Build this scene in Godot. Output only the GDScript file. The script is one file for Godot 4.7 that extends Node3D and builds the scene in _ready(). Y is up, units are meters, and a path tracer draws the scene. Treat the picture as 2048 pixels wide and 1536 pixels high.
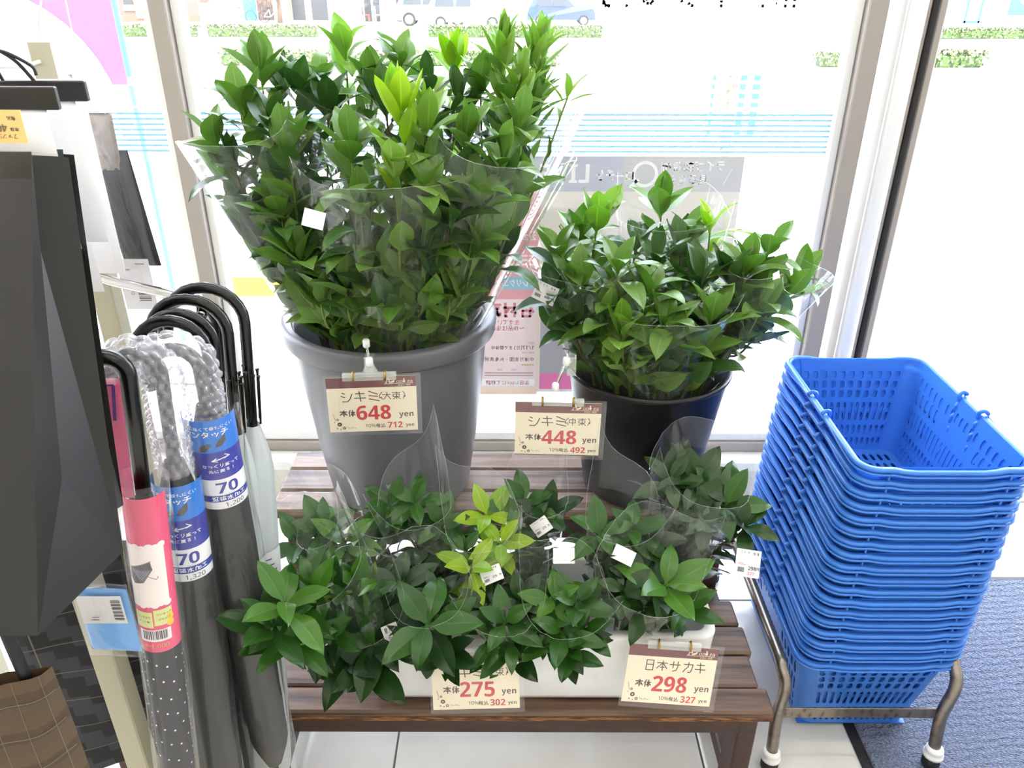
extends Node3D
# A corner of a small shop: evergreen bunches in buckets on a slatted stand by the window, an umbrella rack beside it and a stack of baskets.
# x to the right, y up, the window wall at z = -2, the camera above the origin looking towards -z.

var taken := {}
var M := {}
var rng := RandomNumberGenerator.new()
var face_cache := {}

func numbered(n: String) -> String:
	if not taken.has(n):
		taken[n] = 0
		return n
	taken[n] += 1
	return "%s_%03d" % [n, taken[n]]

func thing(called: String, label: String, category: String, at := Vector3.ZERO, group := "", turn := 0.0) -> Node3D:
	var o := Node3D.new()
	o.name = numbered(called)
	add_child(o)
	o.position = at
	o.rotation.y = turn
	o.set_meta("label", label)
	o.set_meta("category", category)
	if group:
		o.set_meta("group", group)
	return o

func struct(called: String, label: String, parent_st = null, mat = null) -> Node3D:
	var o: Node3D
	if parent_st == null:
		o = Node3D.new()
	else:
		o = MeshInstance3D.new()
		o.mesh = done(parent_st)
		o.material_override = mat
	o.name = numbered(called)
	add_child(o)
	o.set_meta("kind", "structure")
	o.set_meta("label", label)
	return o

func part(parent: Node3D, called: String, mesh, mat: Material, label := "") -> MeshInstance3D:
	var o := MeshInstance3D.new()
	o.mesh = mesh if mesh is Mesh else done(mesh)
	o.material_override = mat
	o.name = called
	parent.add_child(o, true)
	if label:
		o.set_meta("label", label)
	return o

func begin(smooth := false) -> SurfaceTool:
	var s := SurfaceTool.new()
	s.begin(Mesh.PRIMITIVE_TRIANGLES)
	s.set_smooth_group(0 if smooth else -1)
	return s

func done(s: SurfaceTool) -> ArrayMesh:
	s.generate_normals()
	return s.commit()

# a flat convex polygon, turned so that its front looks towards out
func poly(s: SurfaceTool, p: Array, out: Vector3) -> void:
	var n: Vector3 = (p[1] - p[0]).cross(p[2] - p[0])
	if n.length() < 1e-12 and p.size() > 3:
		n = (p[2] - p[0]).cross(p[3] - p[0])
	var flip := n.dot(out) > 0.0
	for i in range(1, p.size() - 1):
		s.add_vertex(p[0])
		if flip:
			s.add_vertex(p[i + 1]); s.add_vertex(p[i])
		else:
			s.add_vertex(p[i]); s.add_vertex(p[i + 1])

# a box with chamfered edges
func box(s: SurfaceTool, c: Vector3, size: Vector3, b := 0.0, turn := Basis.IDENTITY) -> void:
	var h := size * 0.5
	b = minf(b, minf(h.x, minf(h.y, h.z)) * 0.9)
	var pt := func(sg: Vector3, axis: int) -> Vector3:
		var v := Vector3(sg.x * (h.x - b), sg.y * (h.y - b), sg.z * (h.z - b))
		v[axis] = sg[axis] * h[axis]
		return c + turn * v
	for axis in 3:
		var a1 := (axis + 1) % 3
		var a2 := (axis + 2) % 3
		for sg in [-1.0, 1.0]:
			var ps := []
			for q in [[-1.0, -1.0], [1.0, -1.0], [1.0, 1.0], [-1.0, 1.0]]:
				var v := Vector3.ZERO
				v[axis] = sg; v[a1] = q[0]; v[a2] = q[1]
				ps.append(pt.call(v, axis))
			var o := Vector3.ZERO
			o[axis] = sg
			poly(s, ps, turn * o)
	if b <= 0.0:
		return
	for axis in 3:   # the edges run along axis
		var a1 := (axis + 1) % 3
		var a2 := (axis + 2) % 3
		for s1 in [-1.0, 1.0]:
			for s2 in [-1.0, 1.0]:
				var lo := Vector3.ZERO
				lo[a1] = s1; lo[a2] = s2; lo[axis] = -1.0
				var hi := lo
				hi[axis] = 1.0
				var o := Vector3.ZERO
				o[a1] = s1; o[a2] = s2
				poly(s, [pt.call(lo, a1), pt.call(hi, a1), pt.call(hi, a2), pt.call(lo, a2)], turn * o)
	for x in [-1.0, 1.0]:
		for y in [-1.0, 1.0]:
			for z in [-1.0, 1.0]:
				var v := Vector3(x, y, z)
				poly(s, [pt.call(v, 0), pt.call(v, 1), pt.call(v, 2)], turn * v)

func bbox(a: Vector3, b: Vector3, bev := 0.0) -> SurfaceTool:
	var s := begin()
	box(s, (a + b) * 0.5, (b - a).abs(), bev)
	return s

# a grid of points given by f(i, j); front where i runs right and j runs down
func sheet(s: SurfaceTool, f: Callable, ni: int, nj: int) -> void:
	var p := []
	for j in nj + 1:
		var row := PackedVector3Array()
		for i in ni + 1:
			row.append(f.call(float(i) / ni, float(j) / nj))
		p.append(row)
	for j in nj:
		for i in ni:
			var a: Vector3 = p[j][i]
			var b: Vector3 = p[j][i + 1]
			var c: Vector3 = p[j + 1][i + 1]
			var d: Vector3 = p[j + 1][i]
			s.add_vertex(a); s.add_vertex(b); s.add_vertex(c)
			s.add_vertex(a); s.add_vertex(c); s.add_vertex(d)

func ring_frame(t: Vector3, prev: Vector3) -> Array:
	var n := prev - t * prev.dot(t)
	if n.length() < 1e-5:
		n = t.cross(Vector3.UP if absf(t.y) < 0.9 else Vector3.RIGHT)
	n = n.normalized()
	return [n, t.cross(n).normalized()]

# a tube along points; r is a number or an array of radii
func tube(s: SurfaceTool, pts: Array, r, sides := 8, caps := true, closed := false) -> void:
	var n := pts.size()
	var rings := []
	var prev := Vector3(0.31, 0.87, 0.12)
	for i in n:
		var a: Vector3 = pts[(i - 1 + n) % n] if (i > 0 or closed) else pts[0]
		var b: Vector3 = pts[(i + 1) % n] if (i < n - 1 or closed) else pts[n - 1]
		var fr := ring_frame((b - a).normalized(), prev)
		prev = fr[0]
		var rr: float = r[i] if r is Array else r
		var ring := PackedVector3Array()
		for k in sides:
			var an := TAU * k / sides
			ring.append(pts[i] + (fr[0] * cos(an) + fr[1] * sin(an)) * rr)
		rings.append(ring)
	for i in (n if closed else n - 1):
		var A: PackedVector3Array = rings[i]
		var B: PackedVector3Array = rings[(i + 1) % n]
		for k in sides:
			var k2 := (k + 1) % sides
			s.add_vertex(A[k]); s.add_vertex(B[k]); s.add_vertex(B[k2])
			s.add_vertex(A[k]); s.add_vertex(B[k2]); s.add_vertex(A[k2])
	if caps and not closed:
		for e in [0, n - 1]:
			var ring: PackedVector3Array = rings[e]
			for k in sides:
				s.add_vertex(pts[e])
				if e == 0:
					s.add_vertex(ring[k]); s.add_vertex(ring[(k + 1) % sides])
				else:
					s.add_vertex(ring[(k + 1) % sides]); s.add_vertex(ring[k])

# spins (radius, height) points round y
func lathe(s: SurfaceTool, prof: Array, n: int, c := Vector3.ZERO) -> void:
	for i in prof.size() - 1:
		for k in n:
			var a := TAU * k / n
			var b := TAU * (k + 1) / n
			var p0: Vector2 = prof[i]
			var p1: Vector2 = prof[i + 1]
			var A := c + Vector3(p0.x * cos(a), p0.y, p0.x * sin(a))
			var B := c + Vector3(p0.x * cos(b), p0.y, p0.x * sin(b))
			var C := c + Vector3(p1.x * cos(b), p1.y, p1.x * sin(b))
			var D := c + Vector3(p1.x * cos(a), p1.y, p1.x * sin(a))
			if p0.x > 1e-6:
				s.add_vertex(A); s.add_vertex(C); s.add_vertex(B)
			if p1.x > 1e-6:
				s.add_vertex(A); s.add_vertex(D); s.add_vertex(C)

func bez(a: Vector3, b: Vector3, c: Vector3, d: Vector3, n: int) -> Array:
	var out := []
	for i in n + 1:
		out.append(a.bezier_interpolate(b, c, d, float(i) / n))
	return out

func smooth_path(p: Array, n := 6) -> Array:
	var out := []
	for i in p.size() - 1:
		var p0: Vector3 = p[maxi(i - 1, 0)]
		var p3: Vector3 = p[mini(i + 2, p.size() - 1)]
		for k in n:
			out.append(p[i].cubic_interpolate(p[i + 1], p0, p3, float(k) / n))
	out.append(p[-1])
	return out

func lin(c: Color) -> Color:
	return c.srgb_to_linear()

func mat(called: String, c: Color, rough := 0.6, metal := 0.0) -> StandardMaterial3D:
	var m := StandardMaterial3D.new()
	m.resource_name = called
	m.albedo_color = c
	m.roughness = rough
	m.metallic = metal
	M[called] = m
	return m

func clear(called: String, c: Color, alpha: float, rough := 0.03) -> StandardMaterial3D:
	var m := mat(called, Color(c.r, c.g, c.b, alpha), rough)
	m.transparency = BaseMaterial3D.TRANSPARENCY_ALPHA
	m.cull_mode = BaseMaterial3D.CULL_DISABLED
	return m

func noise(freq: float, octaves := 4, kind := FastNoiseLite.TYPE_SIMPLEX_SMOOTH, sd := 1) -> FastNoiseLite:
	var n := FastNoiseLite.new()
	n.noise_type = kind
	n.frequency = freq
	n.fractal_octaves = octaves
	n.seed = sd
	return n

# a tileable picture of noise between the colours of a ramp; sx stretches it
func noise_tex(size: int, freq: float, cols: Array, sd := 1, sx := 1.0, sy := 1.0, octaves := 4, ampl := 1.0) -> ImageTexture:
	var n := noise(freq, octaves, FastNoiseLite.TYPE_SIMPLEX_SMOOTH, sd)
	var im := Image.create(size, size, false, Image.FORMAT_RGB8)
	for y in size:
		for x in size:
			var a := TAU * x / size
			var b := TAU * y / size
			var r := size / TAU
			var v := n.get_noise_3d(cos(a) * r * sx + 7.0 * sin(b), sin(a) * r * sx, cos(b) * r * sy) * 0.5 + n.get_noise_3d(cos(a) * r * sx + 300.0, sin(a) * r * sx, sin(b) * r * sy) * 0.5
			var t := clampf(0.5 + v * ampl, 0.0, 0.9999) * (cols.size() - 1)
			var k := int(t)
			im.set_pixel(x, y, cols[k].lerp(cols[k + 1], t - k))
	return ImageTexture.create_from_image(im)

# ---------------------------------------------------------------- flat print: shapes and letters laid on a surface through a map from (x, y, layer) to a point
const STROKES := {
	"シ": "1132 0435 19597792", "キ": "1282 0696 4059", "ミ": "1083 1485 1799", "サ": "0393 3036 70756839", "カ": "1292887959 50543619", "ワ": "1114 11918549", "ン": "1143 195892",
	"タ": "4015 32827529 4477", "ッ": "1426 4355 846859", "チ": "7021 0494 51553719", "ラ": "2080 1383 837639", "イ": "7014 4349", "ブ": "0272 72755929 7081 9091", "プ": "0272 72755929 80918170",
	"ロ": "1282881812", "ー": "1595", "ケ": "3015 2494 64593949", "レ": "20295893", "リ": "2026 70754939", "ク": "3015 32827529", "エ": "1181 5158 0898", "ス": "11817429 5589", "ト": "3039 3365", "ド": "3039 3465 6071 8091",
	"ル": "303519 60698495", "ジ": "1132 0435 19597792 6071 8091", "ャ": "1595754 4349", "コ": "118188 1888",
	"ひ": "1131 3116387968 68526294", "っ": "1474858759", "く": "701579", "り": "2025 70754939", "て": "0191 91434679", "に": "1119 4282 464888", "る": "2070257477583848", "も": "50576979 2373 2575",
	"い": "111739 7185", "れ": "2029 0343437 6899", "な": "1151 3015 7283 64684847 6889", "を": "1272 4016346458 9464459489", "ら": "3041 22264475875939", "は": "1019 4292 70786949 6699", "の": "5248291614325182948759",
	"こ": "2282 16294989", "ま": "2282 2484 5058492948 5789", "で": "0191 91434679 6373 8393", "き": "2282 1484 5068 37386979", "さ": "2282 5068 37386979", "か": "0353 3018 53584939 8294", "あ": "2272 4047 7056291725567795",
	"へ": "05329599", "し": "2027387994", "み": "1151341727558898 8469", "フ": "1181815929", "ァ": "14847658 5539", "花": "0191 3003 7073 3115 2329 8346 60689998", "家": "5051 1191 1113 9193 2474 5418 4559 5939 8457 5799", "つ": "14748587 59", "お": "1262 4048281735677878 7193",
	"大": "0393 50533719 5399", "束": "0191 1383 8386 8616 1613 5059 5619 5699", "中": "1282 8286 8616 1612 5059", "小": "50594939 3316 7396", "日": "2080 8089 8929 2920 2484", "本": "0292 5059 5207 5297 3676",
	"体": "3014 2329 4393 6069 6347 6397 5777", "税": "4021 0343 2129 2406 2446 5162 9182 5383 8386 5686 5653 665849 76799998", "込": "1122 0434 3437 370999 5161 616437 6498", "円": "1119 1181 818979 5155 1585",
	"返": "1122 0434 34250999 4191 4137 4484 843857 5588", "元": "2171 0494 343619 64688997", "戻": "0191 2282 8284 2484 2219 2696 5457 5719 5799", "風": "2019 2070 707999 3262 3454 4464 6446 3633 4248 3858",
	"強": "0131 3134 3404 0407 073739 7052 5272 5484 8487 8757 5754 7069 5999", "折": "0232 2029 0637 8050 505849 5494 7479", "超": "0141 2025 0444 2528 2747 092999 5090 908474 5135 5585 8588 5888 5855", "撥": "0232 2029 0637 4151 9181 6047 7098 5585 4888 6658",
	"水": "505949 0343 431819 8255 5599", "加": "1252 5258 5848 301519 6393 9398 6898 6368", "工": "1181 5158 0898", "柄": "0333 2029 2416 4191 4449 4494 9499 6268 6288",
	"石": "0191 4116 3585 8589 8939 3935", "村": "0343 2029 2417 2446 5393 808979 6476", "嘉": "0191 5053 1383 2474 7476 2676 2426 0797 2719 0848 4849 6898 9869 6968", "生": "3015 2383 5059 1686 0999",
	"作": "3014 2329 6043 5393 6369 6595 6797", "品": "2070 7074 7424 2420 0545 4549 4909 0905 5595 9599 9959 5955", "僕": "3014 2329 5062 8072 4494 4696 4898 6269 6949 6999", "開": "1019 1040 4044 4414 1242 6064 6090 9099 6494 6292 3676 2878 4749 6669",
	"催": "3014 2329 4142 4292 9192 6062 5349 5494 5696 5898 7479", "津": "1122 0435 0928 4282 8286 3494 4686 3898 6069", "万": "0191 412619 44847969", "象": "4013 3171 7153 2383 8386 2686 2326 5357 5719 5639 5899", "園": "0090 9099 9909 0900 2272 5054 2474 3565 6567 3567 5748 5778",
	"・": "5455 4555", "丸": "0373 73768898 4019 2457", "亀": "4013 3171 7153 2373 7377 2777 2327 2575 5059 599998", "美": "3041 7061 1282 1484 0696 5056 5619 5699", "術": "2003 3216 2429 4383 5059 5346 5366 7090 7393 8089",
	"館": "3004 3053 1545 1519 1949 4549 1747 7071 5191 5153 9193 5459 5484 8486 5686 5888 8889 5989", "当": "5054 1132 8162 1585 8589 1989 1787", "店": "5051 1191 1119 5155 5484 3686 8689 3989 3639", "好": "3018 0343 4316 1549 5191 9173 737969 5595",
	"評": "0131 0333 0535 0737 3739 0939 0709 4191 5263 9273 4595 7079", "配": "0141 1242 4249 0949 0902 0212 2125 3135 0646 6191 9194 6494 64688997", "信": "3014 2329 5171 4393 5484 5686 5888 8889 5989 5859", "見": "2080 8086 2686 2620 2282 2484 361809 66699998",
	"内": "1219 1292 929979 5055 5528 5577", "熱": "0151 2035 0444 0656 6061 5292 719799 1918 3949 6969 8999", "発": "1141 4107 6199 8172 2474 0696 4419 64697999", "売": "1181 5053 1383 0595 0507 9597 373919 66699998", "詳": "0131 0333 0535 0737 3739 0939 5061 9081 4292 4595 4898 7279", "細": "2003 0335 3508 0547 2629 5191 9198 5898 5158 7178 5494",
	"国": "0191 9199 9909 0901 2373 2575 2777 5357", "産": "5051 1191 3143 7163 1494 1419 4056 3686 3888 2999 6069", "～": "0623457694", "！": "5056 5859", "（": "6034375669", "）": "3054574539", "券": "3041 7061 1282 0595 5009 5499 3767 676949",
}

func pen(map: Callable) -> Dictionary:
	return {"s": begin(), "map": map, "layer": 1.0, "fine": 0.0}

func p_tri(p: Dictionary, a: Vector2, b: Vector2, c: Vector2) -> void:
	if p.fine > 0.0:   # on a bent surface large triangles are halved until they follow it
		var ab := a.distance_to(b)
		var bc := b.distance_to(c)
		var ca := c.distance_to(a)
		if maxf(ab, maxf(bc, ca)) > p.fine:
			if ab >= bc and ab >= ca:
				p_tri(p, a, (a + b) * 0.5, c); p_tri(p, (a + b) * 0.5, b, c)
			elif bc >= ca:
				p_tri(p, a, b, (b + c) * 0.5); p_tri(p, a, (b + c) * 0.5, c)
			else:
				p_tri(p, a, b, (c + a) * 0.5); p_tri(p, (c + a) * 0.5, b, c)
			return
	var s: SurfaceTool = p.s
	var m: Callable = p.map
	s.add_vertex(m.call(a, p.layer)); s.add_vertex(m.call(b, p.layer)); s.add_vertex(m.call(c, p.layer))

func ink(p: Dictionary, c: Color, layer := -1.0) -> void:
	p.s.set_color(lin(c))
	if layer >= 0.0:
		p.layer = layer

# a filled rectangle, cut into columns so that it can bend
func p_rect(p: Dictionary, x0: float, y0: float, x1: float, y1: float, cols := 1) -> void:
	for i in cols:
		var a := lerpf(x0, x1, float(i) / cols)
		var b := lerpf(x0, x1, float(i + 1) / cols)
		p_tri(p, Vector2(a, y0), Vector2(a, y1), Vector2(b, y1))
		p_tri(p, Vector2(a, y0), Vector2(b, y1), Vector2(b, y0))

func p_poly(p: Dictionary, pts: Array) -> void:
	var idx := Geometry2D.triangulate_polygon(PackedVector2Array(pts))
	for i in range(0, idx.size(), 3):
		p_tri(p, pts[idx[i]], pts[idx[i + 2]], pts[idx[i + 1]])

func p_disc(p: Dictionary, c: Vector2, rx: float, ry: float, n := 14) -> void:
	for k in n:
		var a := TAU * k / n
		var b := TAU * (k + 1) / n
		p_tri(p, c, c + Vector2(cos(b) * rx, sin(b) * ry), c + Vector2(cos(a) * rx, sin(a) * ry))

func p_ring(p: Dictionary, c: Vector2, r: float, w: float, n := 20) -> void:
	for k in n:
		var a := Vector2.from_angle(TAU * k / n)
		var b := Vector2.from_angle(TAU * (k + 1) / n)
		p_tri(p, c + a * r, c + b * (r + w), c + a * (r + w))
		p_tri(p, c + a * r, c + b * r, c + b * (r + w))

func p_line(p: Dictionary, pts: Array, w: float) -> void:
	for i in pts.size() - 1:
		var a: Vector2 = pts[i]
		var b: Vector2 = pts[i + 1]
		var d := (b - a).normalized() * w * 0.5
		var n := Vector2(-d.y, d.x)
		p_tri(p, a - d * 0.6 + n, b + d * 0.6 + n, b + d * 0.6 - n)
		p_tri(p, a - d * 0.6 + n, b + d * 0.6 - n, a - d * 0.6 - n)

# brush-like letters from the table; size is the height of a letter, (x, y) the top left corner
func p_jp(p: Dictionary, text: String, x: float, y: float, size: float, w := 0.1, squeeze := 1.0, gap := 1.12) -> void:
	for ch in text:
		if STROKES.has(ch):
			for st in STROKES[ch].split(" "):
				var pts := []
				for k in range(0, st.length() - 1, 2):
					pts.append(Vector2(x + (st[k].to_int() + 0.5) * 0.1 * size * squeeze, y + (st[k + 1].to_int() + 0.5) * 0.1 * size))
				p_line(p, pts, w * size)
		x += size * squeeze * gap

# Latin letters; (x, y) the left end of the baseline, size the height of capitals
func p_text(p: Dictionary, text: String, x: float, y: float, size: float, font := "Droid Sans", bold := true, squeeze := 1.0, lean := 0.0) -> float:
	var key := text + "|" + font + str(bold)
	if not face_cache.has(key):
		var f := SystemFont.new()
		f.font_names = PackedStringArray([font])
		f.font_weight = 700 if bold else 400
		var t := TextMesh.new()
		t.text = text
		t.font = f
		t.font_size = 64
		t.pixel_size = 1.0
		t.depth = 0.0
		t.curve_step = 3.0
		t.horizontal_alignment = HORIZONTAL_ALIGNMENT_LEFT
		t.vertical_alignment = VERTICAL_ALIGNMENT_BOTTOM
		var ar := t.get_mesh_arrays()
		var v: PackedVector3Array = ar[Mesh.ARRAY_VERTEX]
		var ix: PackedInt32Array = ar[Mesh.ARRAY_INDEX] if ar[Mesh.ARRAY_INDEX] != null else PackedInt32Array(range(v.size()))
		t.text = "H"
		var hv: PackedVector3Array = t.get_mesh_arrays()[Mesh.ARRAY_VERTEX]
		var ds := 1e9
		var top := -1e9
		for u in hv:
			ds = minf(ds, u.y)
			top = maxf(top, u.y)
		var left := 1e9
		for u in v:
			left = minf(left, u.x)
		face_cache[key] = [v, ix, ds, top - ds, left]
	var v: PackedVector3Array = face_cache[key][0]
	var ix: PackedInt32Array = face_cache[key][1]
	var ds: float = face_cache[key][2]
	var k: float = size / face_cache[key][3]
	var left: float = face_cache[key][4]
	var wide := 0.0
	for i in range(0, ix.size(), 3):
		var q := []
		for j in 3:
			var u: Vector3 = v[ix[i + j]]
			u.x -= left
			wide = maxf(wide, u.x)
			q.append(Vector2(x + (u.x * squeeze + (u.y - ds) * lean) * k, y - (u.y - ds) * k))
		p_tri(p, q[0], q[1], q[2])
	return wide * k * squeeze

func p_barcode(p: Dictionary, x0: float, y0: float, x1: float, y1: float, sd := 3) -> void:
	var r := RandomNumberGenerator.new()
	r.seed = sd
	var x := x0
	var u := (x1 - x0) / 58.0
	while x < x1 - u * 3.0:
		var w := u * r.randi_range(1, 3)
		p_rect(p, x, y0, minf(x + w, x1), y1)
		x += w + u * r.randi_range(1, 2)

func p_done(p: Dictionary, parent: Node3D, called := "print", m: Material = null) -> MeshInstance3D:
	return part(parent, called, p.s, m if m else M.print)

# a flat map: (x, y down) on a plane through o with axes ex, ey
func flat(o: Vector3, ex: Vector3, ey: Vector3, lift := 0.0002) -> Callable:
	var n := ey.cross(ex).normalized()
	return func(q: Vector2, layer: float) -> Vector3:
		return o + ex * q.x + ey * q.y + n * lift * layer

# ---------------------------------------------------------------- camera, sky, sun, lamps
func view() -> void:
	var cam := Camera3D.new()
	cam.name = "camera"
	add_child(cam)
	cam.position = Vector3(0, 1.40, 0)
	cam.rotation_degrees = Vector3(-27.55, 0, 0.15)
	cam.fov = rad_to_deg(2.0 * atan(768.0 / 1587.0))
	cam.near = 0.02
	cam.far = 200.0
	cam.current = true
	var e := Environment.new()
	e.background_mode = Environment.BG_SKY
	var sm := ProceduralSkyMaterial.new()
	sm.sky_top_color = Color(0.88, 0.93, 1.0)
	sm.sky_horizon_color = Color(0.95, 0.97, 1.0)
	sm.ground_bottom_color = Color(0.85, 0.86, 0.88)
	sm.ground_horizon_color = Color(0.95, 0.97, 1.0)
	sm.sky_energy_multiplier = 3.1
	sm.ground_energy_multiplier = 3.1
	var sky := Sky.new()
	sky.sky_material = sm
	e.sky = sky
	e.tonemap_mode = Environment.TONE_MAPPER_LINEAR
	e.tonemap_exposure = 1.0
	e.sdfgi_enabled = true
	e.ssao_enabled = true
	e.ssil_enabled = true
	var we := WorldEnvironment.new()
	we.name = "environment"
	we.environment = e
	add_child(we)
	var sun := DirectionalLight3D.new()
	sun.name = "sun"
	add_child(sun)
	sun.rotation_degrees = Vector3(-48, 25, 0)
	sun.light_energy = 9.0
	sun.light_color = Color(1.0, 0.97, 0.92)
	sun.light_angular_distance = 0.6
	sun.shadow_enabled = true
	sun.sky_mode = DirectionalLight3D.SKY_MODE_LIGHT_ONLY

const LAMP_ENERGY := 0.76

func lamps() -> void:
	for p in [Vector3(-1.5, 2.68, -0.9), Vector3(0.0, 2.68, -0.9), Vector3(1.5, 2.68, -0.9), Vector3(-1.5, 2.68, 0.7), Vector3(0.0, 2.68, 0.7), Vector3(1.5, 2.68, 0.7), Vector3(-1.5, 2.68, 2.2), Vector3(1.5, 2.68, 2.2)]:
		var t := thing("ceiling_lamp", "long white ceiling lamp above the shop floor out of view", "lamp", p, "ceiling lamps")
		part(t, "housing", bbox(Vector3(-0.62, 0.005, -0.07), Vector3(0.62, 0.02, 0.07), 0.004), M.white_metal)
		part(t, "lamp_tube", bbox(Vector3(-0.6, -0.025, -0.05), Vector3(0.6, 0.005, 0.05), 0.01), M.lamp_glow)
		var a := AreaLight3D.new()
		a.name = "lamp_light"
		t.add_child(a)
		a.position = Vector3(0, -0.03, 0)
		a.rotation_degrees = Vector3(-90, 0, 0)
		a.area_size = Vector2(1.2, 0.1)
		a.light_energy = LAMP_ENERGY
		a.light_color = Color(1.0, 0.955, 0.89)
		a.shadow_enabled = true
		a.area_range = 12.0
		a.area_attenuation = 2.0

# ---------------------------------------------------------------- materials
func materials() -> void:
	mat("print", Color.WHITE, 0.55).vertex_color_use_as_albedo = true
	M.print.cull_mode = BaseMaterial3D.CULL_DISABLED
	mat("gloss_print", Color.WHITE, 0.25).vertex_color_use_as_albedo = true
	M.gloss_print.cull_mode = BaseMaterial3D.CULL_DISABLED
	var pp := mat("poster_print", Color.WHITE, 0.7)
	pp.vertex_color_use_as_albedo = true
	pp.cull_mode = BaseMaterial3D.CULL_DISABLED
	pp.backlight_enabled = true
	pp.backlight = Color(0.68, 0.68, 0.68)
	mat("white_metal", Color(0.9, 0.9, 0.88), 0.4)
	var g := mat("lamp_glow", Color(1, 1, 1), 0.5)
	g.emission_enabled = true
	g.emission = Color(1.0, 0.955, 0.89)
	g.emission_energy_multiplier = 2.5
	var t := mat("floor_tile", Color(0.86, 0.85, 0.82), 0.12)
	t.albedo_texture = noise_tex(256, 0.02, [Color(0.95, 0.95, 0.94), Color(1, 1, 1), Color(0.97, 0.965, 0.95)], 4)
	t.uv1_triplanar = true
	t.uv1_world_triplanar = true
	t.uv1_scale = Vector3(0.8, 0.8, 0.8)
	mat("grout", Color(0.42, 0.41, 0.39), 0.9)
	mat("wall_paint", Color(0.9, 0.89, 0.86), 0.8)
	mat("ceiling_paint", Color(0.93, 0.93, 0.92), 0.85)
	mat("aluminium", Color(0.63, 0.60, 0.57), 0.45, 0.2)
	mat("pale_aluminium", Color(0.9, 0.9, 0.89), 0.35, 0.1)
	mat("rubber", Color(0.09, 0.085, 0.085), 0.6)
	clear("glass", Color(0.97, 1.0, 0.99), 0.02, 0.0)
	mat("film_stripe", Color(0.05, 0.60, 0.92), 0.4)
	mat("film_red", Color(0.95, 0.72, 0.75), 0.4)
	for k in ["film_stripe", "film_red"]:
		M[k].backlight_enabled = true
		M[k].backlight = Color(0.75, 0.75, 0.75)
	# film around the bunches
	clear("cellophane", Color(0.93, 0.95, 0.96), 0.02, 0.02).metallic_specular = 0.45
	clear("film_hem", Color(0.95, 0.96, 0.97), 0.16, 0.05)
	clear("poly_bag", Color(0.93, 0.93, 0.95), 0.03, 0.06).metallic_specular = 0.4
	clear("bubble_film", Color(0.93, 0.93, 0.97), 0.24, 0.1)
	clear("acrylic", Color(0.9, 0.92, 0.9), 0.25, 0.08)
	clear("vinyl_sleeve", Color(0.93, 0.94, 0.96), 0.025, 0.06).metallic_specular = 0.42
	mat("white_plastic", Color(0.92, 0.92, 0.91), 0.35)
	mat("brass", Color(0.72, 0.58, 0.3), 0.3, 0.9)
	mat("chrome", Color(0.75, 0.74, 0.73), 0.16, 1.0)
	mat("worn_steel", Color(0.56, 0.53, 0.50), 0.32, 0.85)
	M.worn_steel.albedo_texture = noise_tex(256, 0.03, [Color(0.62, 0.52, 0.45), Color(0.95, 0.93, 0.92), Color(1, 1, 1), Color(0.85, 0.82, 0.8)], 8)
	M.worn_steel.uv1_triplanar = true
	M.worn_steel.uv1_scale = Vector3(6, 6, 6)
	var gb := mat("grey_pail", Color(0.41, 0.41, 0.43), 0.34)
	gb.albedo_texture = noise_tex(256, 0.012, [Color(0.93, 0.93, 0.95), Color(1, 1, 1), Color(0.97, 0.96, 0.97)], 12)
	gb.uv1_triplanar = true
	gb.uv1_scale = Vector3(3, 3, 3)
	mat("black_pail", Color(0.055, 0.052, 0.055), 0.33)
	var bk := mat("basket_blue", Color(0.26, 0.52, 0.88), 0.32)
	bk.backlight_enabled = true
	bk.backlight = Color(0.1, 0.3, 0.6)
	var fo := mat("foam_white", Color(0.93, 0.93, 0.93), 0.38)
	fo.albedo_texture = noise_tex(256, 0.02, [Color(0.96, 0.95, 0.93), Color(1, 1, 1), Color(0.98, 0.98, 0.98)], 31)
	fo.uv1_triplanar = true
	fo.uv1_scale = Vector3(3, 3, 3)
	# old stained timber in a few tones
	for k in 4:
		var c: Color = [Color(0.50, 0.42, 0.37), Color(0.45, 0.37, 0.32), Color(0.53, 0.45, 0.40), Color(0.46, 0.37, 0.30)][k]
		var w := mat("plank%d" % k, c, 0.52)
		w.albedo_texture = noise_tex(512, 0.02, [Color(0.50, 0.44, 0.41), Color(0.80, 0.76, 0.73), Color(1, 0.98, 0.95), Color(0.86, 0.81, 0.77)], 50 + k, 0.16, 2.6, 5, 1.5)
		w.uv1_triplanar = true
		w.uv1_scale = Vector3(1.6, 4.0, 1.6)
		w.heightmap_enabled = true
		w.heightmap_texture = w.albedo_texture
		w.heightmap_scale = 0.08
	mat("raw_wood", Color(0.66, 0.47, 0.26), 0.7)
	M.raw_wood.albedo_texture = noise_tex(256, 0.03, [Color(0.36, 0.30, 0.27), Color(0.9, 0.85, 0.8), Color(0.34, 0.28, 0.26), Color(1, 0.95, 0.9)], 77, 0.5, 2.5, 4, 1.6)
	M.raw_wood.uv1_triplanar = true
	M.raw_wood.uv1_scale = Vector3(2, 6, 2)
	mat("dark_wood", Color(0.24, 0.14, 0.11), 0.5)
	M.dark_wood.albedo_texture = noise_tex(512, 0.025, [Color(0.6, 0.5, 0.45), Color(1, 0.95, 0.9), Color(0.85, 0.8, 0.8), Color(1.5, 1.1, 0.8)], 71, 0.5, 2.0, 5, 1.2)
	M.dark_wood.uv1_triplanar = true
	M.dark_wood.uv1_scale = Vector3(2, 3, 2)
	# door mat: looped pile in wavering ribs
	var cm := mat("mat_pile", Color(0.48, 0.50, 0.55), 0.95)
	var im := Image.create(512, 512, false, Image.FORMAT_RGB8)
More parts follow.
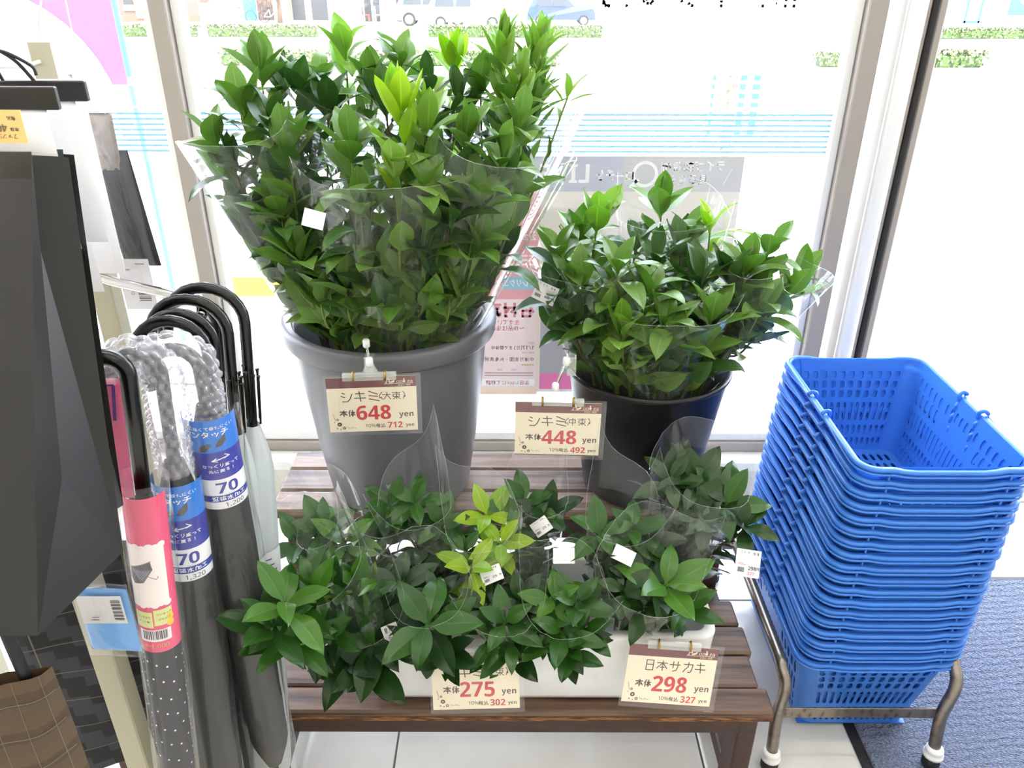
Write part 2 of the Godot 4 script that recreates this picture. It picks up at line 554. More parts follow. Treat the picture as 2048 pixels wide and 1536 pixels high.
	var hm := Image.create(512, 512, false, Image.FORMAT_RGB8)
	var n1 := noise(0.012, 3, FastNoiseLite.TYPE_SIMPLEX_SMOOTH, 5)
	var n2 := noise(0.16, 2, FastNoiseLite.TYPE_SIMPLEX_SMOOTH, 6)
	var n3 := noise(0.05, 2, FastNoiseLite.TYPE_SIMPLEX_SMOOTH, 9)
	var n4 := noise(0.11, 2, FastNoiseLite.TYPE_SIMPLEX_SMOOTH, 44)
	for y in 512:
		for x in 512:
			var rib := sin(TAU * (y * 22.0 / 512.0 + x * 2.0 / 512.0) + n1.get_noise_2d(x, y) * 2.2)
			var f := n2.get_noise_2d(x * 0.7, y * 1.6)
			var h := clampf(0.5 + rib * 0.22 + f * 0.5 + n3.get_noise_2d(x, y) * 0.25, 0.0, 1.0)
			hm.set_pixel(x, y, Color(h, h, h))
			# two yarns, grey-blue and pale, mixed at random and not by the height of the pile
			im.set_pixel(x, y, Color(0.70, 0.76, 0.88).lerp(Color(0.96, 0.96, 0.97), clampf(0.5 + 0.9 * n4.get_noise_2d(x, y), 0.0, 1.0)))
	cm.albedo_texture = ImageTexture.create_from_image(im)
	cm.uv1_triplanar = true
	cm.uv1_world_triplanar = true
	cm.uv1_scale = Vector3(2.4, 2.4, 2.4)
	cm.heightmap_enabled = true
	cm.heightmap_texture = ImageTexture.create_from_image(hm)
	cm.heightmap_scale = 0.7
	# outside
	var pv := mat("pavement", Color(0.74, 0.73, 0.71), 0.85)
	pv.albedo_texture = noise_tex(512, 0.06, [Color(0.72, 0.72, 0.72), Color(1, 1, 1), Color(0.92, 0.92, 0.92), Color(1, 1, 1)], 21)
	pv.uv1_triplanar = true
	pv.uv1_world_triplanar = true
	pv.uv1_scale = Vector3(0.5, 0.5, 0.5)

# ---------------------------------------------------------------- the room
const FX := -0.232
const TILE := 0.615

func room() -> void:
	# floor: a bed of grout and square glossy tiles proud of it
	var fl := struct("floor", "pale glossy tiled shop floor")
	part(fl, "bed", bbox(Vector3(-3.0, -0.12, -2.0), Vector3(3.0, -0.003, 3.0)), M.grout)
	var full := done(bbox(Vector3(0.002, -0.012, 0.002), Vector3(TILE - 0.002, 0.0, TILE - 0.002), 0.0015))
	for i in range(-5, 6):
		for j in range(-4, 5):
			var x0 := FX + i * TILE
			var z0 := -0.9 + j * TILE
			if x0 < -3.02 or x0 + TILE > 3.25 or z0 + TILE > 3.01 or z0 < -2.2:
				continue
			if z0 < -2.0 or x0 + TILE > 3.0:
				var s := bbox(Vector3(x0 + 0.002, -0.012, maxf(z0 + 0.002, -1.998)), Vector3(minf(x0 + TILE - 0.002, 2.998), 0.0, z0 + TILE - 0.002), 0.0015)
				part(fl, "tile", s, M.floor_tile)
			else:
				part(fl, "tile", full, M.floor_tile).position = Vector3(x0, 0, z0)
	struct("ceiling", "white shop ceiling", bbox(Vector3(-3.1, 2.7, -2.15), Vector3(3.1, 2.85, 3.1)), M.ceiling_paint)
	struct("wall_back", "white wall behind the viewer", bbox(Vector3(-3.1, -0.1, 3.0), Vector3(3.1, 2.7, 3.1)), M.wall_paint)
	struct("wall_left", "white side wall", bbox(Vector3(-3.1, -0.1, -2.1), Vector3(-3.0, 2.7, 3.0)), M.wall_paint)
	struct("wall_right", "white side wall beyond the entrance", bbox(Vector3(3.0, -0.1, -2.1), Vector3(3.1, 2.7, 3.0)), M.wall_paint)
	# lintel above the openings, wall beyond the entrance
	struct("trim_1", "white header above the windows and the entrance", bbox(Vector3(-3.0, 2.32, -2.1), Vector3(3.0, 2.7, -2.0)), M.wall_paint)
	struct("wall_front", "white wall beyond the entrance", bbox(Vector3(2.45, -0.1, -2.1), Vector3(3.0, 2.32, -2.0)), M.wall_paint)
	# low wall and sill under the windows
	struct("baseboard_front", "pale low wall under the shop windows", bbox(Vector3(-3.0, -0.1, -2.08), Vector3(0.968, 0.105, -1.955), 0.002), M.wall_paint)
	struct("trim_2", "white sill board under the shop windows", bbox(Vector3(-3.0, 0.105, -2.09), Vector3(0.968, 0.14, -1.93), 0.004), M.pale_aluminium)
	window(1, -0.781, 0.800)
	window(2, -3.0, -0.823)
	# uprights
	var mu := struct("trim_3", "grey aluminium upright between the two shop windows")
	part(mu, "upright", bbox(Vector3(-0.823, 0.14, -2.06), Vector3(-0.781, 2.32, -1.97), 0.003), M.aluminium)
	var m2 := struct("trim_4", "grey aluminium upright at the end of the shop window")
	part(m2, "upright", bbox(Vector3(0.800, 0.14, -2.06), Vector3(0.845, 2.32, -1.97), 0.003), M.aluminium)
	var slim := struct("window_3", "narrow strip of glass beside the entrance")
	part(slim, "pane", bbox(Vector3(0.845, 0.19, -2.022), Vector3(0.882, 2.32, -2.016)), M.glass)
	part(slim, "bottom_rail", bbox(Vector3(0.845, 0.14, -2.05), Vector3(0.882, 0.19, -1.99), 0.002), M.aluminium)
	var j := struct("door_1", "aluminium jamb of the shop entrance with a dark rubber gasket")
	var s := begin(true)
	lathe(s, [Vector2(0.022, 0.0), Vector2(0.022, 2.32)], 16, Vector3(0.904, 0.0, -1.962))
	part(j, "rounded_edge", s, M.pale_aluminium)
	part(j, "jamb", bbox(Vector3(0.884, 0.0, -2.06), Vector3(0.938, 2.32, -1.962), 0.004), M.aluminium)
	part(j, "gasket", bbox(Vector3(0.938, 0.0, -2.045), Vector3(0.953, 2.32, -1.957), 0.004), M.rubber)
	part(j, "stop", bbox(Vector3(0.953, 0.0, -2.06), Vector3(0.974, 2.32, -1.962), 0.004), M.aluminium)
	part(j, "threshold", bbox(Vector3(0.974, -0.1, -2.1), Vector3(2.45, 0.004, -1.86), 0.003), M.pale_aluminium)
	for k in 3:
		part(j, "groove", bbox(Vector3(0.974, 0.0035, -1.93 - k * 0.05), Vector3(2.45, 0.0055, -1.925 - k * 0.05)), M.rubber)

func window(n: int, x0: float, x1: float) -> void:
	var w := struct("window_%d" % n, "large clear shop window" if n == 1 else "clear shop window behind the umbrella rack")
	part(w, "bottom_rail", bbox(Vector3(x0, 0.14, -2.05), Vector3(x1, 0.172, -1.985), 0.003), M.aluminium)
	part(w, "bottom_bead", bbox(Vector3(x0, 0.172, -2.04), Vector3(x1, 0.200, -1.995), 0.003), M.pale_aluminium)
	part(w, "top_rail", bbox(Vector3(x0, 2.27, -2.05), Vector3(x1, 2.32, -1.985), 0.003), M.aluminium)
	for x in [x0, x1 - 0.022]:
		part(w, "side_bead", bbox(Vector3(x, 0.2, -2.04), Vector3(x + 0.022, 2.27, -1.995), 0.003), M.pale_aluminium)
	part(w, "pane", bbox(Vector3(x0 + 0.02, 0.198, -2.023), Vector3(x1 - 0.02, 2.272, -2.017)), M.glass)
	# warning stripes stuck to the glass
	for k in 8:
		part(w, "blue_stripe", bbox(Vector3(x0 + 0.022, 1.0 + k * 0.0126 - 0.0026, -2.0165), Vector3(x1 - 0.022, 1.0 + k * 0.0126 + 0.0026, -2.016)), M.film_stripe)
	part(w, "red_stripe", bbox(Vector3(x0 + 0.022, 1.102, -2.0165), Vector3(x1 - 0.022, 1.106, -2.016)), M.film_red)

# ---------------------------------------------------------------- the slatted stand, buckets and box
func bench() -> void:
	var t := thing("display_stand", "weathered brown wooden two-step stand of slats carrying buckets and a white box", "plant stand", Vector3(-0.013, 0, 0))
	var W := 0.47
	var v := 0
	for q in [[-0.9545, -1.0098], [-1.0135, -1.0862], [-1.09, -1.1590], [-1.1643, -1.2320]]:
		var jit: float = [0.0, -0.012, -0.004, -0.009][v]
		part(t, "plank", bbox(Vector3(-W + jit * 0.5, 0.240, q[1]), Vector3(W + jit, 0.262 + [0.0, -0.001, 0.001, 0.0][v], q[0]), 0.004), M["plank%d" % [3, 1, 1, 3][v]])
		v += 1
	v = 0
	for q in [[-1.2893, -1.3575], [-1.3615, -1.4385], [-1.4425, -1.5083]]:
		part(t, "plank", bbox(Vector3(-W, 0.421, q[1]), Vector3(W - 0.004 * v, 0.441, q[0]), 0.004), M["plank%d" % [2, 0, 2][v]])
		v += 1
	# worn bare edge of the front plank and of the upper tier
	part(t, "worn_edge", bbox(Vector3(-W + 0.002, 0.2405, -0.9555), Vector3(W - 0.002, 0.2505, -0.9525), 0.0012), M.raw_wood)
	part(t, "worn_edge", bbox(Vector3(-W + 0.002, 0.4215, -1.2903), Vector3(W - 0.002, 0.4275, -1.2878), 0.001), M.raw_wood)
	part(t, "apron", bbox(Vector3(-W + 0.03, 0.195, -0.985), Vector3(W - 0.03, 0.240, -0.965), 0.003), M.dark_wood)
	part(t, "apron", bbox(Vector3(-W + 0.03, 0.355, -1.33), Vector3(W - 0.03, 0.421, -1.31), 0.003), M.dark_wood)
	part(t, "apron", bbox(Vector3(-W + 0.03, 0.355, -1.505), Vector3(W - 0.03, 0.421, -1.485), 0.003), M.dark_wood)
	for sx in [-1.0, 1.0]:
		var x: float = sx * (W - 0.038)
		for q in [[-0.975, 0.240], [-1.312, 0.421], [-1.49, 0.421]]:
			var s := begin()
			box(s, Vector3(x, q[1] * 0.5, q[0] - 0.02), Vector3(0.034, q[1], 0.062), 0.003)
			part(t, "leg", s, M.dark_wood)
		part(t, "side_rail", bbox(Vector3(x - 0.015, 0.19, -1.30), Vector3(x + 0.015, 0.238, -0.98), 0.003), M.dark_wood)
		part(t, "side_rail", bbox(Vector3(x - 0.015, 0.36, -1.49), Vector3(x + 0.015, 0.42, -1.32), 0.003), M.dark_wood)
		part(t, "foot_rail", bbox(Vector3(x - 0.014, 0.02, -1.48), Vector3(x + 0.014, 0.06, -1.0), 0.003), M.dark_wood)

const GREY := Vector3(-0.2335, 0.441, -1.405)
const BLACK := Vector3(0.268, 0.441, -1.405)

func buckets() -> void:
	var g := thing("grey_bucket", "large grey plastic bucket on the upper step of the wooden stand", "bucket", GREY)
	var s := begin(true)
	lathe(s, [Vector2(0.0, 0.004), Vector2(0.11, 0.004), Vector2(0.135, 0.0), Vector2(0.140, 0.002), Vector2(0.1435, 0.008), Vector2(0.160, 0.12), Vector2(0.174, 0.24), Vector2(0.184, 0.345), Vector2(0.1845, 0.372),
		Vector2(0.180, 0.372), Vector2(0.179, 0.34), Vector2(0.155, 0.12), Vector2(0.137, 0.012), Vector2(0.0, 0.012)], 72)
	part(g, "body", s, M.grey_pail)
	s = begin(true)
	lathe(s, [Vector2(0.1815, 0.374), Vector2(0.184, 0.381), Vector2(0.190, 0.3835), Vector2(0.199, 0.3825), Vector2(0.2035, 0.378), Vector2(0.2035, 0.372), Vector2(0.2005, 0.350), Vector2(0.1985, 0.346), Vector2(0.1955, 0.349), Vector2(0.1945, 0.372), Vector2(0.1845, 0.3715)], 72)
	part(g, "rim", s, M.grey_pail)
	var b := thing("black_bucket", "tall black plastic bucket on the upper step of the wooden stand", "bucket", BLACK)
	s = begin(true)
	lathe(s, [Vector2(0.0, 0.004), Vector2(0.1, 0.004), Vector2(0.110, 0.0), Vector2(0.1145, 0.002), Vector2(0.1165, 0.008), Vector2(0.131, 0.10), Vector2(0.146, 0.20), Vector2(0.1565, 0.268), Vector2(0.158, 0.271), Vector2(0.158, 0.275),
		Vector2(0.155, 0.276), Vector2(0.152, 0.268), Vector2(0.128, 0.10), Vector2(0.112, 0.012), Vector2(0.0, 0.012)], 64)
	part(b, "body", s, M.black_pail)
	s = begin(true)
	lathe(s, [Vector2(0.156, 0.266), Vector2(0.1605, 0.267), Vector2(0.162, 0.271), Vector2(0.161, 0.276), Vector2(0.158, 0.278), Vector2(0.1545, 0.276)], 64)
	part(b, "rim", s, M.black_pail)
	foam_box()

# open white box with rounded corners, thick walls and a hand hole at its end
func foam_box() -> void:
	var t := thing("white_box", "long white foam box on the lower step holding the small bunches", "box", Vector3(0.045, 0.2625, -1.08))
	var ring := func(hx: float, hz: float, r: float, y: float) -> PackedVector3Array:
		var p := PackedVector3Array()
		for c in 4:
			var cx: float = [hx - r, -hx + r, -hx + r, hx - r][c]
			var cz: float = [hz - r, hz - r, -hz + r, -hz + r][c]
			for k in 7:
				var a := (c + k / 6.0) * PI / 2
				p.append(Vector3(cx + r * cos(a), y, cz + r * sin(a)))
		return p
	var s := begin(true)
	var rows := [ring.call(0.28, 0.09, 0.02, 0.0), ring.call(0.287, 0.097, 0.024, 0.003), ring.call(0.290, 0.100, 0.026, 0.012), ring.call(0.299, 0.107, 0.03, 0.145), ring.call(0.300, 0.108, 0.03, 0.152), ring.call(0.298, 0.106, 0.029, 0.157), ring.call(0.284, 0.092, 0.02, 0.157), ring.call(0.281, 0.089, 0.018, 0.152), ring.call(0.272, 0.082, 0.016, 0.02), ring.call(0.0, 0.0, 0.0, 0.02)]
	for i in rows.size() - 1:
		var A: PackedVector3Array = rows[i]
		var B: PackedVector3Array = rows[i + 1]
		for k in A.size():
			var k2 := (k + 1) % A.size()
			s.add_vertex(A[k]); s.add_vertex(B[k2]); s.add_vertex(A[k2])
			s.add_vertex(A[k]); s.add_vertex(B[k]); s.add_vertex(B[k2])
	part(t, "body", s, M.foam_white)
	part(t, "base", bbox(Vector3(-0.275, 0.0005, -0.085), Vector3(0.275, 0.004, 0.085), 0.001), M.foam_white)

# ---------------------------------------------------------------- baskets
const BW := 0.147   # half width and half length of the basket's mouth, then of its bottom, and its depth
const BL := 0.217
const CW := 0.112
const CL := 0.180
const BD := 0.212

# a wall panel as rows of slots: rows are [v0, v1, [[u0, u1] ...]] and everything else is solid; f(u, v, w) gives points, w the depth in the sheet
func slotted(s: SurfaceTool, f: Callable, rows: Array, out: Vector3) -> void:
	var q := func(u0: float, u1: float, v0: float, v1: float) -> void:
		if u1 - u0 < 1e-4 or v1 - v0 < 1e-4:
			return
		poly(s, [f.call(u0, v0, 0.0), f.call(u1, v0, 0.0), f.call(u1, v1, 0.0), f.call(u0, v1, 0.0)], out)
		poly(s, [f.call(u0, v0, 1.0), f.call(u1, v0, 1.0), f.call(u1, v1, 1.0), f.call(u0, v1, 1.0)], -out)
	var v := 0.0
	for r in rows:
		q.call(0.0, 1.0, v, r[0])
		var u := 0.0
		for h in r[2]:
			q.call(u, h[0], r[0], r[1])
			# rounded slot: cut the corners of the opening
			var cu: float = (h[1] - h[0]) * 0.36
			var cv: float = minf((r[1] - r[0]) * 0.3, r[3])
			for c in [[h[0], r[0], 1.0, 1.0], [h[1], r[0], -1.0, 1.0], [h[0], r[1], 1.0, -1.0], [h[1], r[1], -1.0, -1.0]]:
				for w in [0.0, 1.0]:
					var a := [f.call(c[0], c[1], w), f.call(c[0] + c[2] * cu, c[1], w), f.call(c[0] + c[2] * cu * 0.3, c[1] + c[3] * cv * 0.3, w), f.call(c[0], c[1] + c[3] * cv, w)]
					poly(s, a, out if w == 0.0 else -out)
			var ed := [Vector2(h[0] + cu, r[0]), Vector2(h[1] - cu, r[0]), Vector2(h[1] - cu * 0.3, r[0] + cv * 0.3), Vector2(h[1], r[0] + cv), Vector2(h[1], r[1] - cv), Vector2(h[1] - cu * 0.3, r[1] - cv * 0.3), Vector2(h[1] - cu, r[1]), Vector2(h[0] + cu, r[1]), Vector2(h[0] + cu * 0.3, r[1] - cv * 0.3), Vector2(h[0], r[1] - cv), Vector2(h[0], r[0] + cv), Vector2(h[0] + cu * 0.3, r[0] + cv * 0.3)]
			var mid := Vector2((h[0] + h[1]) * 0.5, (r[0] + r[1]) * 0.5)
			for k in 12:
				var a: Vector2 = ed[k]
				var b: Vector2 = ed[(k + 1) % 12]
				var pa: Vector3 = f.call(a.x, a.y, 0.0)
				poly(s, [pa, f.call(b.x, b.y, 0.0), f.call(b.x, b.y, 1.0), f.call(a.x, a.y, 1.0)], f.call(mid.x, mid.y, 0.5) - pa)
			u = h[1]
		q.call(u, 1.0, r[0], r[1])
		v = r[1]
	q.call(0.0, 1.0, v, 1.0)

func slots(n: int, u0: float, u1: float, fill: float) -> Array:
	var a := []
	var d := (u1 - u0) / n
	for k in n:
		a.append([u0 + d * (k + 0.5 - fill * 0.5), u0 + d * (k + 0.5 + fill * 0.5)])
	return a

func round_rect(hx: float, hz: float, r: float, n := 6) -> Array:
	var p := []
	for c in 4:
		var cx: float = [hx - r, -hx + r, -hx + r, hx - r][c]
		var cz: float = [hz - r, hz - r, -hz + r, -hz + r][c]
		for k in n + 1:
			var a := (c + float(k) / n) * PI / 2
			p.append(Vector2(cx + r * cos(a), cz + r * sin(a)))
		if c % 2 == 0:   # along the front and back: points in between for the dip of the rim
			for k in range(1, 12):
				p.append(Vector2(lerpf(hx - r, -hx + r, k / 12.0) * (1.0 if c == 0 else -1.0), cz + r * (1.0 if c == 0 else -1.0)))
		else:
			for k in range(1, 8):
				p.append(Vector2(cx - r if c == 1 else cx + r, lerpf(hz - r, -hz + r, k / 8.0) * (1.0 if c == 1 else -1.0)))
	return p

func rim_dip(x: float, z: float) -> float:
	if absf(z) > BL - 0.02:
		return -0.0055 * smoothstep(0.098, 0.066, absf(x))
	return 0.0

func make_basket() -> Node3D:
	var t := thing("shopping_basket", "", "shopping basket")
	var s: SurfaceTool
	var rc := 0.030
	# four slotted walls between rounded corners
	for side in 4:
		s = begin()
		var long := side % 2 == 1
		var sg := 1.0 if side < 2 else -1.0
		var f := func(u: float, v: float, w: float) -> Vector3:
			var hw := lerpf(BW, CW, v) - w * 0.0022
			var hl := lerpf(BL, CL, v) - w * 0.0022
			var y := -v * BD
			if long:
				return Vector3(sg * hw, y, lerpf(-1.0, 1.0, u) * (lerpf(BL, CL, v) - rc))
			return Vector3(lerpf(-1.0, 1.0, u) * (lerpf(BW, CW, v) - rc), y, sg * hl)
		var out := Vector3(sg, 0.1, 0) if long else Vector3(0, 0.1, sg)
		if long:
			slotted(s, f, [[0.13, 0.24, slots(5, 0.0, 0.3, 0.6) + slots(7, 0.32, 0.68, 0.58) + slots(5, 0.7, 1.0, 0.6), 0.04], [0.26, 0.40, slots(5, 0.0, 0.3, 0.6) + slots(5, 0.7, 1.0, 0.6), 0.04],
				[0.46, 0.66, slots(22, 0.0, 1.0, 0.56), 0.03], [0.71, 0.82, slots(22, 0.0, 1.0, 0.56), 0.03], [0.86, 0.95, slots(22, 0.0, 1.0, 0.56), 0.03]], out)
		else:
			slotted(s, f, [[0.13, 0.215, slots(11, 0.0, 1.0, 0.60), 0.04], [0.235, 0.315, slots(11, 0.0, 1.0, 0.60), 0.03], [0.335, 0.42, slots(11, 0.0, 1.0, 0.60), 0.04],
				[0.47, 0.67, slots(14, 0.0, 1.0, 0.55), 0.03], [0.72, 0.82, slots(14, 0.0, 1.0, 0.55), 0.03], [0.86, 0.95, slots(14, 0.0, 1.0, 0.55), 0.03]], out)
		part(t, "wall", s, M.basket_blue)
	# rounded corner posts
	for c in 4:
		s = begin(true)
		for k in 6:
			for v in 6:
				var pts := []
				for q in [[k, v], [k + 1, v], [k + 1, v + 1], [k, v + 1]]:
					var vv: float = q[1] / 6.0
					var a: float = (c + q[0] / 6.0) * PI / 2
					var hx := lerpf(BW, CW, vv) - rc
					var hz := lerpf(BL, CL, vv) - rc
					pts.append(Vector3([hx, -hx, -hx, hx][c] + rc * cos(a), -vv * BD, [hz, hz, -hz, -hz][c] + rc * sin(a)))
				var am := (c + (k + 0.5) / 6.0) * PI / 2
				poly(s, pts, Vector3(cos(am), 0, sin(am)))
		part(t, "corner", s, M.basket_blue)
	# bottom grid
	s = begin()
	var fb := func(u: float, v: float, w: float) -> Vector3:
		return Vector3(lerpf(-CW, CW, u), -BD - w * 0.002, lerpf(-CL, CL, v))
	var rows := []
	for k in 9:
		rows.append([0.06 + k * 0.1, 0.06 + k * 0.1 + 0.07, slots(12, 0.06, 0.94, 0.5), 0.02])
	slotted(s, fb, rows, Vector3.UP)
	part(t, "bottom", s, M.basket_blue)
	# rim: a folded-over lip swept round the mouth
	s = begin(true)
	var prof := [Vector2(-0.002, -0.016), Vector2(-0.002, -0.002), Vector2(-0.0005, 0.0012), Vector2(0.003, 0.0024), Vector2(0.0085, 0.0022), Vector2(0.0108, 0.0008), Vector2(0.0115, -0.0015), Vector2(0.0110, -0.0042), Vector2(0.0090, -0.0050), Vector2(0.0065, -0.0035), Vector2(0.006, -0.002), Vector2(0.0005, -0.003), Vector2(0.0, -0.016)]
	var base := round_rect(BW, BL, rc)
	var loops := []
	for q in prof:
		var ring := PackedVector3Array()
		var outer := round_rect(BW + q.x, BL + q.x, rc + q.x)
		for k in base.size():
			ring.append(Vector3(outer[k].x, q.y + rim_dip(outer[k].x, outer[k].y), outer[k].y))
		loops.append(ring)
	for i in loops.size() - 1:
		var A: PackedVector3Array = loops[i]
		var B: PackedVector3Array = loops[i + 1]
		for k in A.size():
			var k2 := (k + 1) % A.size()
			s.add_vertex(A[k]); s.add_vertex(A[k2]); s.add_vertex(B[k2])
			s.add_vertex(A[k]); s.add_vertex(B[k2]); s.add_vertex(B[k])
	part(t, "rim", s, M.basket_blue)
	# stiffening tabs under the rim
	for x in [-0.105, 0.105]:
		for z in [-1.0, 1.0]:
			s = begin()
			box(s, Vector3(x, -0.013, z * (BL + 0.005)), Vector3(0.003, 0.012, 0.011))
			part(t, "tab", s, M.basket_blue)
	# two carrying handles folded down round the rim
	for e in [-1.0, 1.0]:
		s = begin(true)
		var pts := []
		for q in round_rect(BW + 0.0105, BL + 0.0105, rc + 0.0105):
			var z: float = q.y * e
			if z > 0.045:
				pts.append(Vector3(q.x, -0.0092 + rim_dip(q.x, z) + 0.010 * smoothstep(0.17, 0.05, z), z))
		pts.sort_custom(func(a, b): return atan2(a.z - 0.04, a.x) < atan2(b.z - 0.04, b.x))
		pts.push_front(Vector3(BW + 0.012, 0.004, 0.040))
		pts.push_back(Vector3(-BW - 0.012, 0.004, 0.040))
		if e < 0:
			for k in pts.size():
				pts[k] = Vector3(pts[k].x, pts[k].y, -pts[k].z)
		tube(s, pts, 0.0023, 8)
		for sx in [-1.0, 1.0]:
			tube(s, smooth_path([Vector3(sx * (BW - 0.003), -0.006, e * 0.036), Vector3(sx * (BW - 0.004), 0.007, e * 0.037), Vector3(sx * (BW + 0.005), 0.011, e * 0.039), Vector3(sx * (BW + 0.013), 0.005, e * 0.040)], 3), 0.0040, 7)
		part(t, "handle", s, M.basket_blue)
	return t

func baskets() -> void:
	var first := make_basket()
	var n := 18
	var word := ["", "second", "third", "fourth", "fifth", "sixth", "seventh", "eighth", "ninth", "tenth", "eleventh", "twelfth", "thirteenth", "fourteenth", "fifteenth", "sixteenth", "seventeenth"]
	for k in n:
		var o: Node3D = first
		if k > 0:
			o = first.duplicate()
			o.name = numbered("shopping_basket")
			add_child(o)
		var f := k / 17.0   # 0 at the top
		o.position = Vector3(lerpf(0.753, 0.708, f) + 0.0012 * sin(k * 2.1), lerpf(0.643, 0.226, f), lerpf(-1.362, -1.318, f) + 0.001 * cos(k * 1.7))
		o.rotation.y = 0.004 * sin(k * 1.3)
		o.set_meta("group", "blue baskets in the stack")
		if k == 0:
			o.set_meta("label", "topmost blue plastic shopping basket of the stack, seen open from above")
		elif k == n - 1:
			o.set_meta("label", "lowest blue plastic shopping basket, its slotted body hanging in the steel stand")
		else:
			o.set_meta("label", "blue plastic shopping basket nested in the stack, %s from the top" % word[k])
	# tubular stand
	var t := thing("basket_stand", "low worn tubular steel stand carrying the stack of blue baskets", "basket stand")
	for sx in [-1.0, 1.0]:
		var s := begin(true)
		var x: float = 0.685 + sx * 0.166
		var xf: float = 0.668 + sx * 0.158
		tube(s, smooth_path([Vector3(xf, 0.05, -1.045), Vector3(xf + 0.002, 0.13, -1.06), Vector3(x - sx * 0.004, 0.188, -1.075), Vector3(x, 0.216, -1.10), Vector3(x, 0.2235, -1.15), Vector3(x, 0.2235, -1.5), Vector3(x, 0.21, -1.555), Vector3(x, 0.17, -1.575), Vector3(x, 0.05, -1.585)], 5), 0.0115, 12)
		part(t, "side_tube", s, M.worn_steel)
		for q in [Vector3(xf, 0.0097 if sx > 0 else 0.0, -1.043), Vector3(x, 0.0097 if sx > 0 else 0.0, -1.586)]:
			s = begin(true)
			lathe(s, [Vector2(0.0, 0.052), Vector2(0.013, 0.052), Vector2(0.0165, 0.048), Vector2(0.0165, 0.043), Vector2(0.0145, 0.040), Vector2(0.019, 0.036), Vector2(0.019, 0.030), Vector2(0.012, 0.027), Vector2(0.0, 0.027)], 16, q)
			part(t, "collar", s, M.white_plastic)
			s = begin(true)
			lathe(s, [Vector2(0.0, 0.028), Vector2(0.012, 0.027), Vector2(0.017, 0.018), Vector2(0.017, 0.006), Vector2(0.012, 0.0), Vector2(0.0, 0.0)], 16, q)
			part(t, "foot", s, M.rubber)
	part(t, "front_bar", bbox(Vector3(0.518, 0.120, -1.0655), Vector3(0.816, 0.146, -1.0615), 0.001), M.worn_steel)
	part(t, "back_bar", bbox(Vector3(0.53, 0.105, -1.586), Vector3(0.84, 0.131, -1.582), 0.001), M.worn_steel)

func door_mat() -> void:
	var t := thing("door_mat", "blue-grey ribbed entrance mat with a dark rubber border", "mat", Vector3(0, 0, 0))
	part(t, "border", bbox(Vector3(0.695, 0.0, -1.60), Vector3(2.4, 0.005, -0.2), 0.002), M.rubber)
	part(t, "pile", bbox(Vector3(0.716, 0.002, -1.585), Vector3(2.38, 0.0095, -0.22), 0.003), M.mat_pile)

# ---------------------------------------------------------------- outside: a bright forecourt and road falling gently away, hedges, cars, houses opposite
func ground_at(z: float) -> float:
	return -0.1 - 0.0269 * maxf(0.0, -z - 2.0)

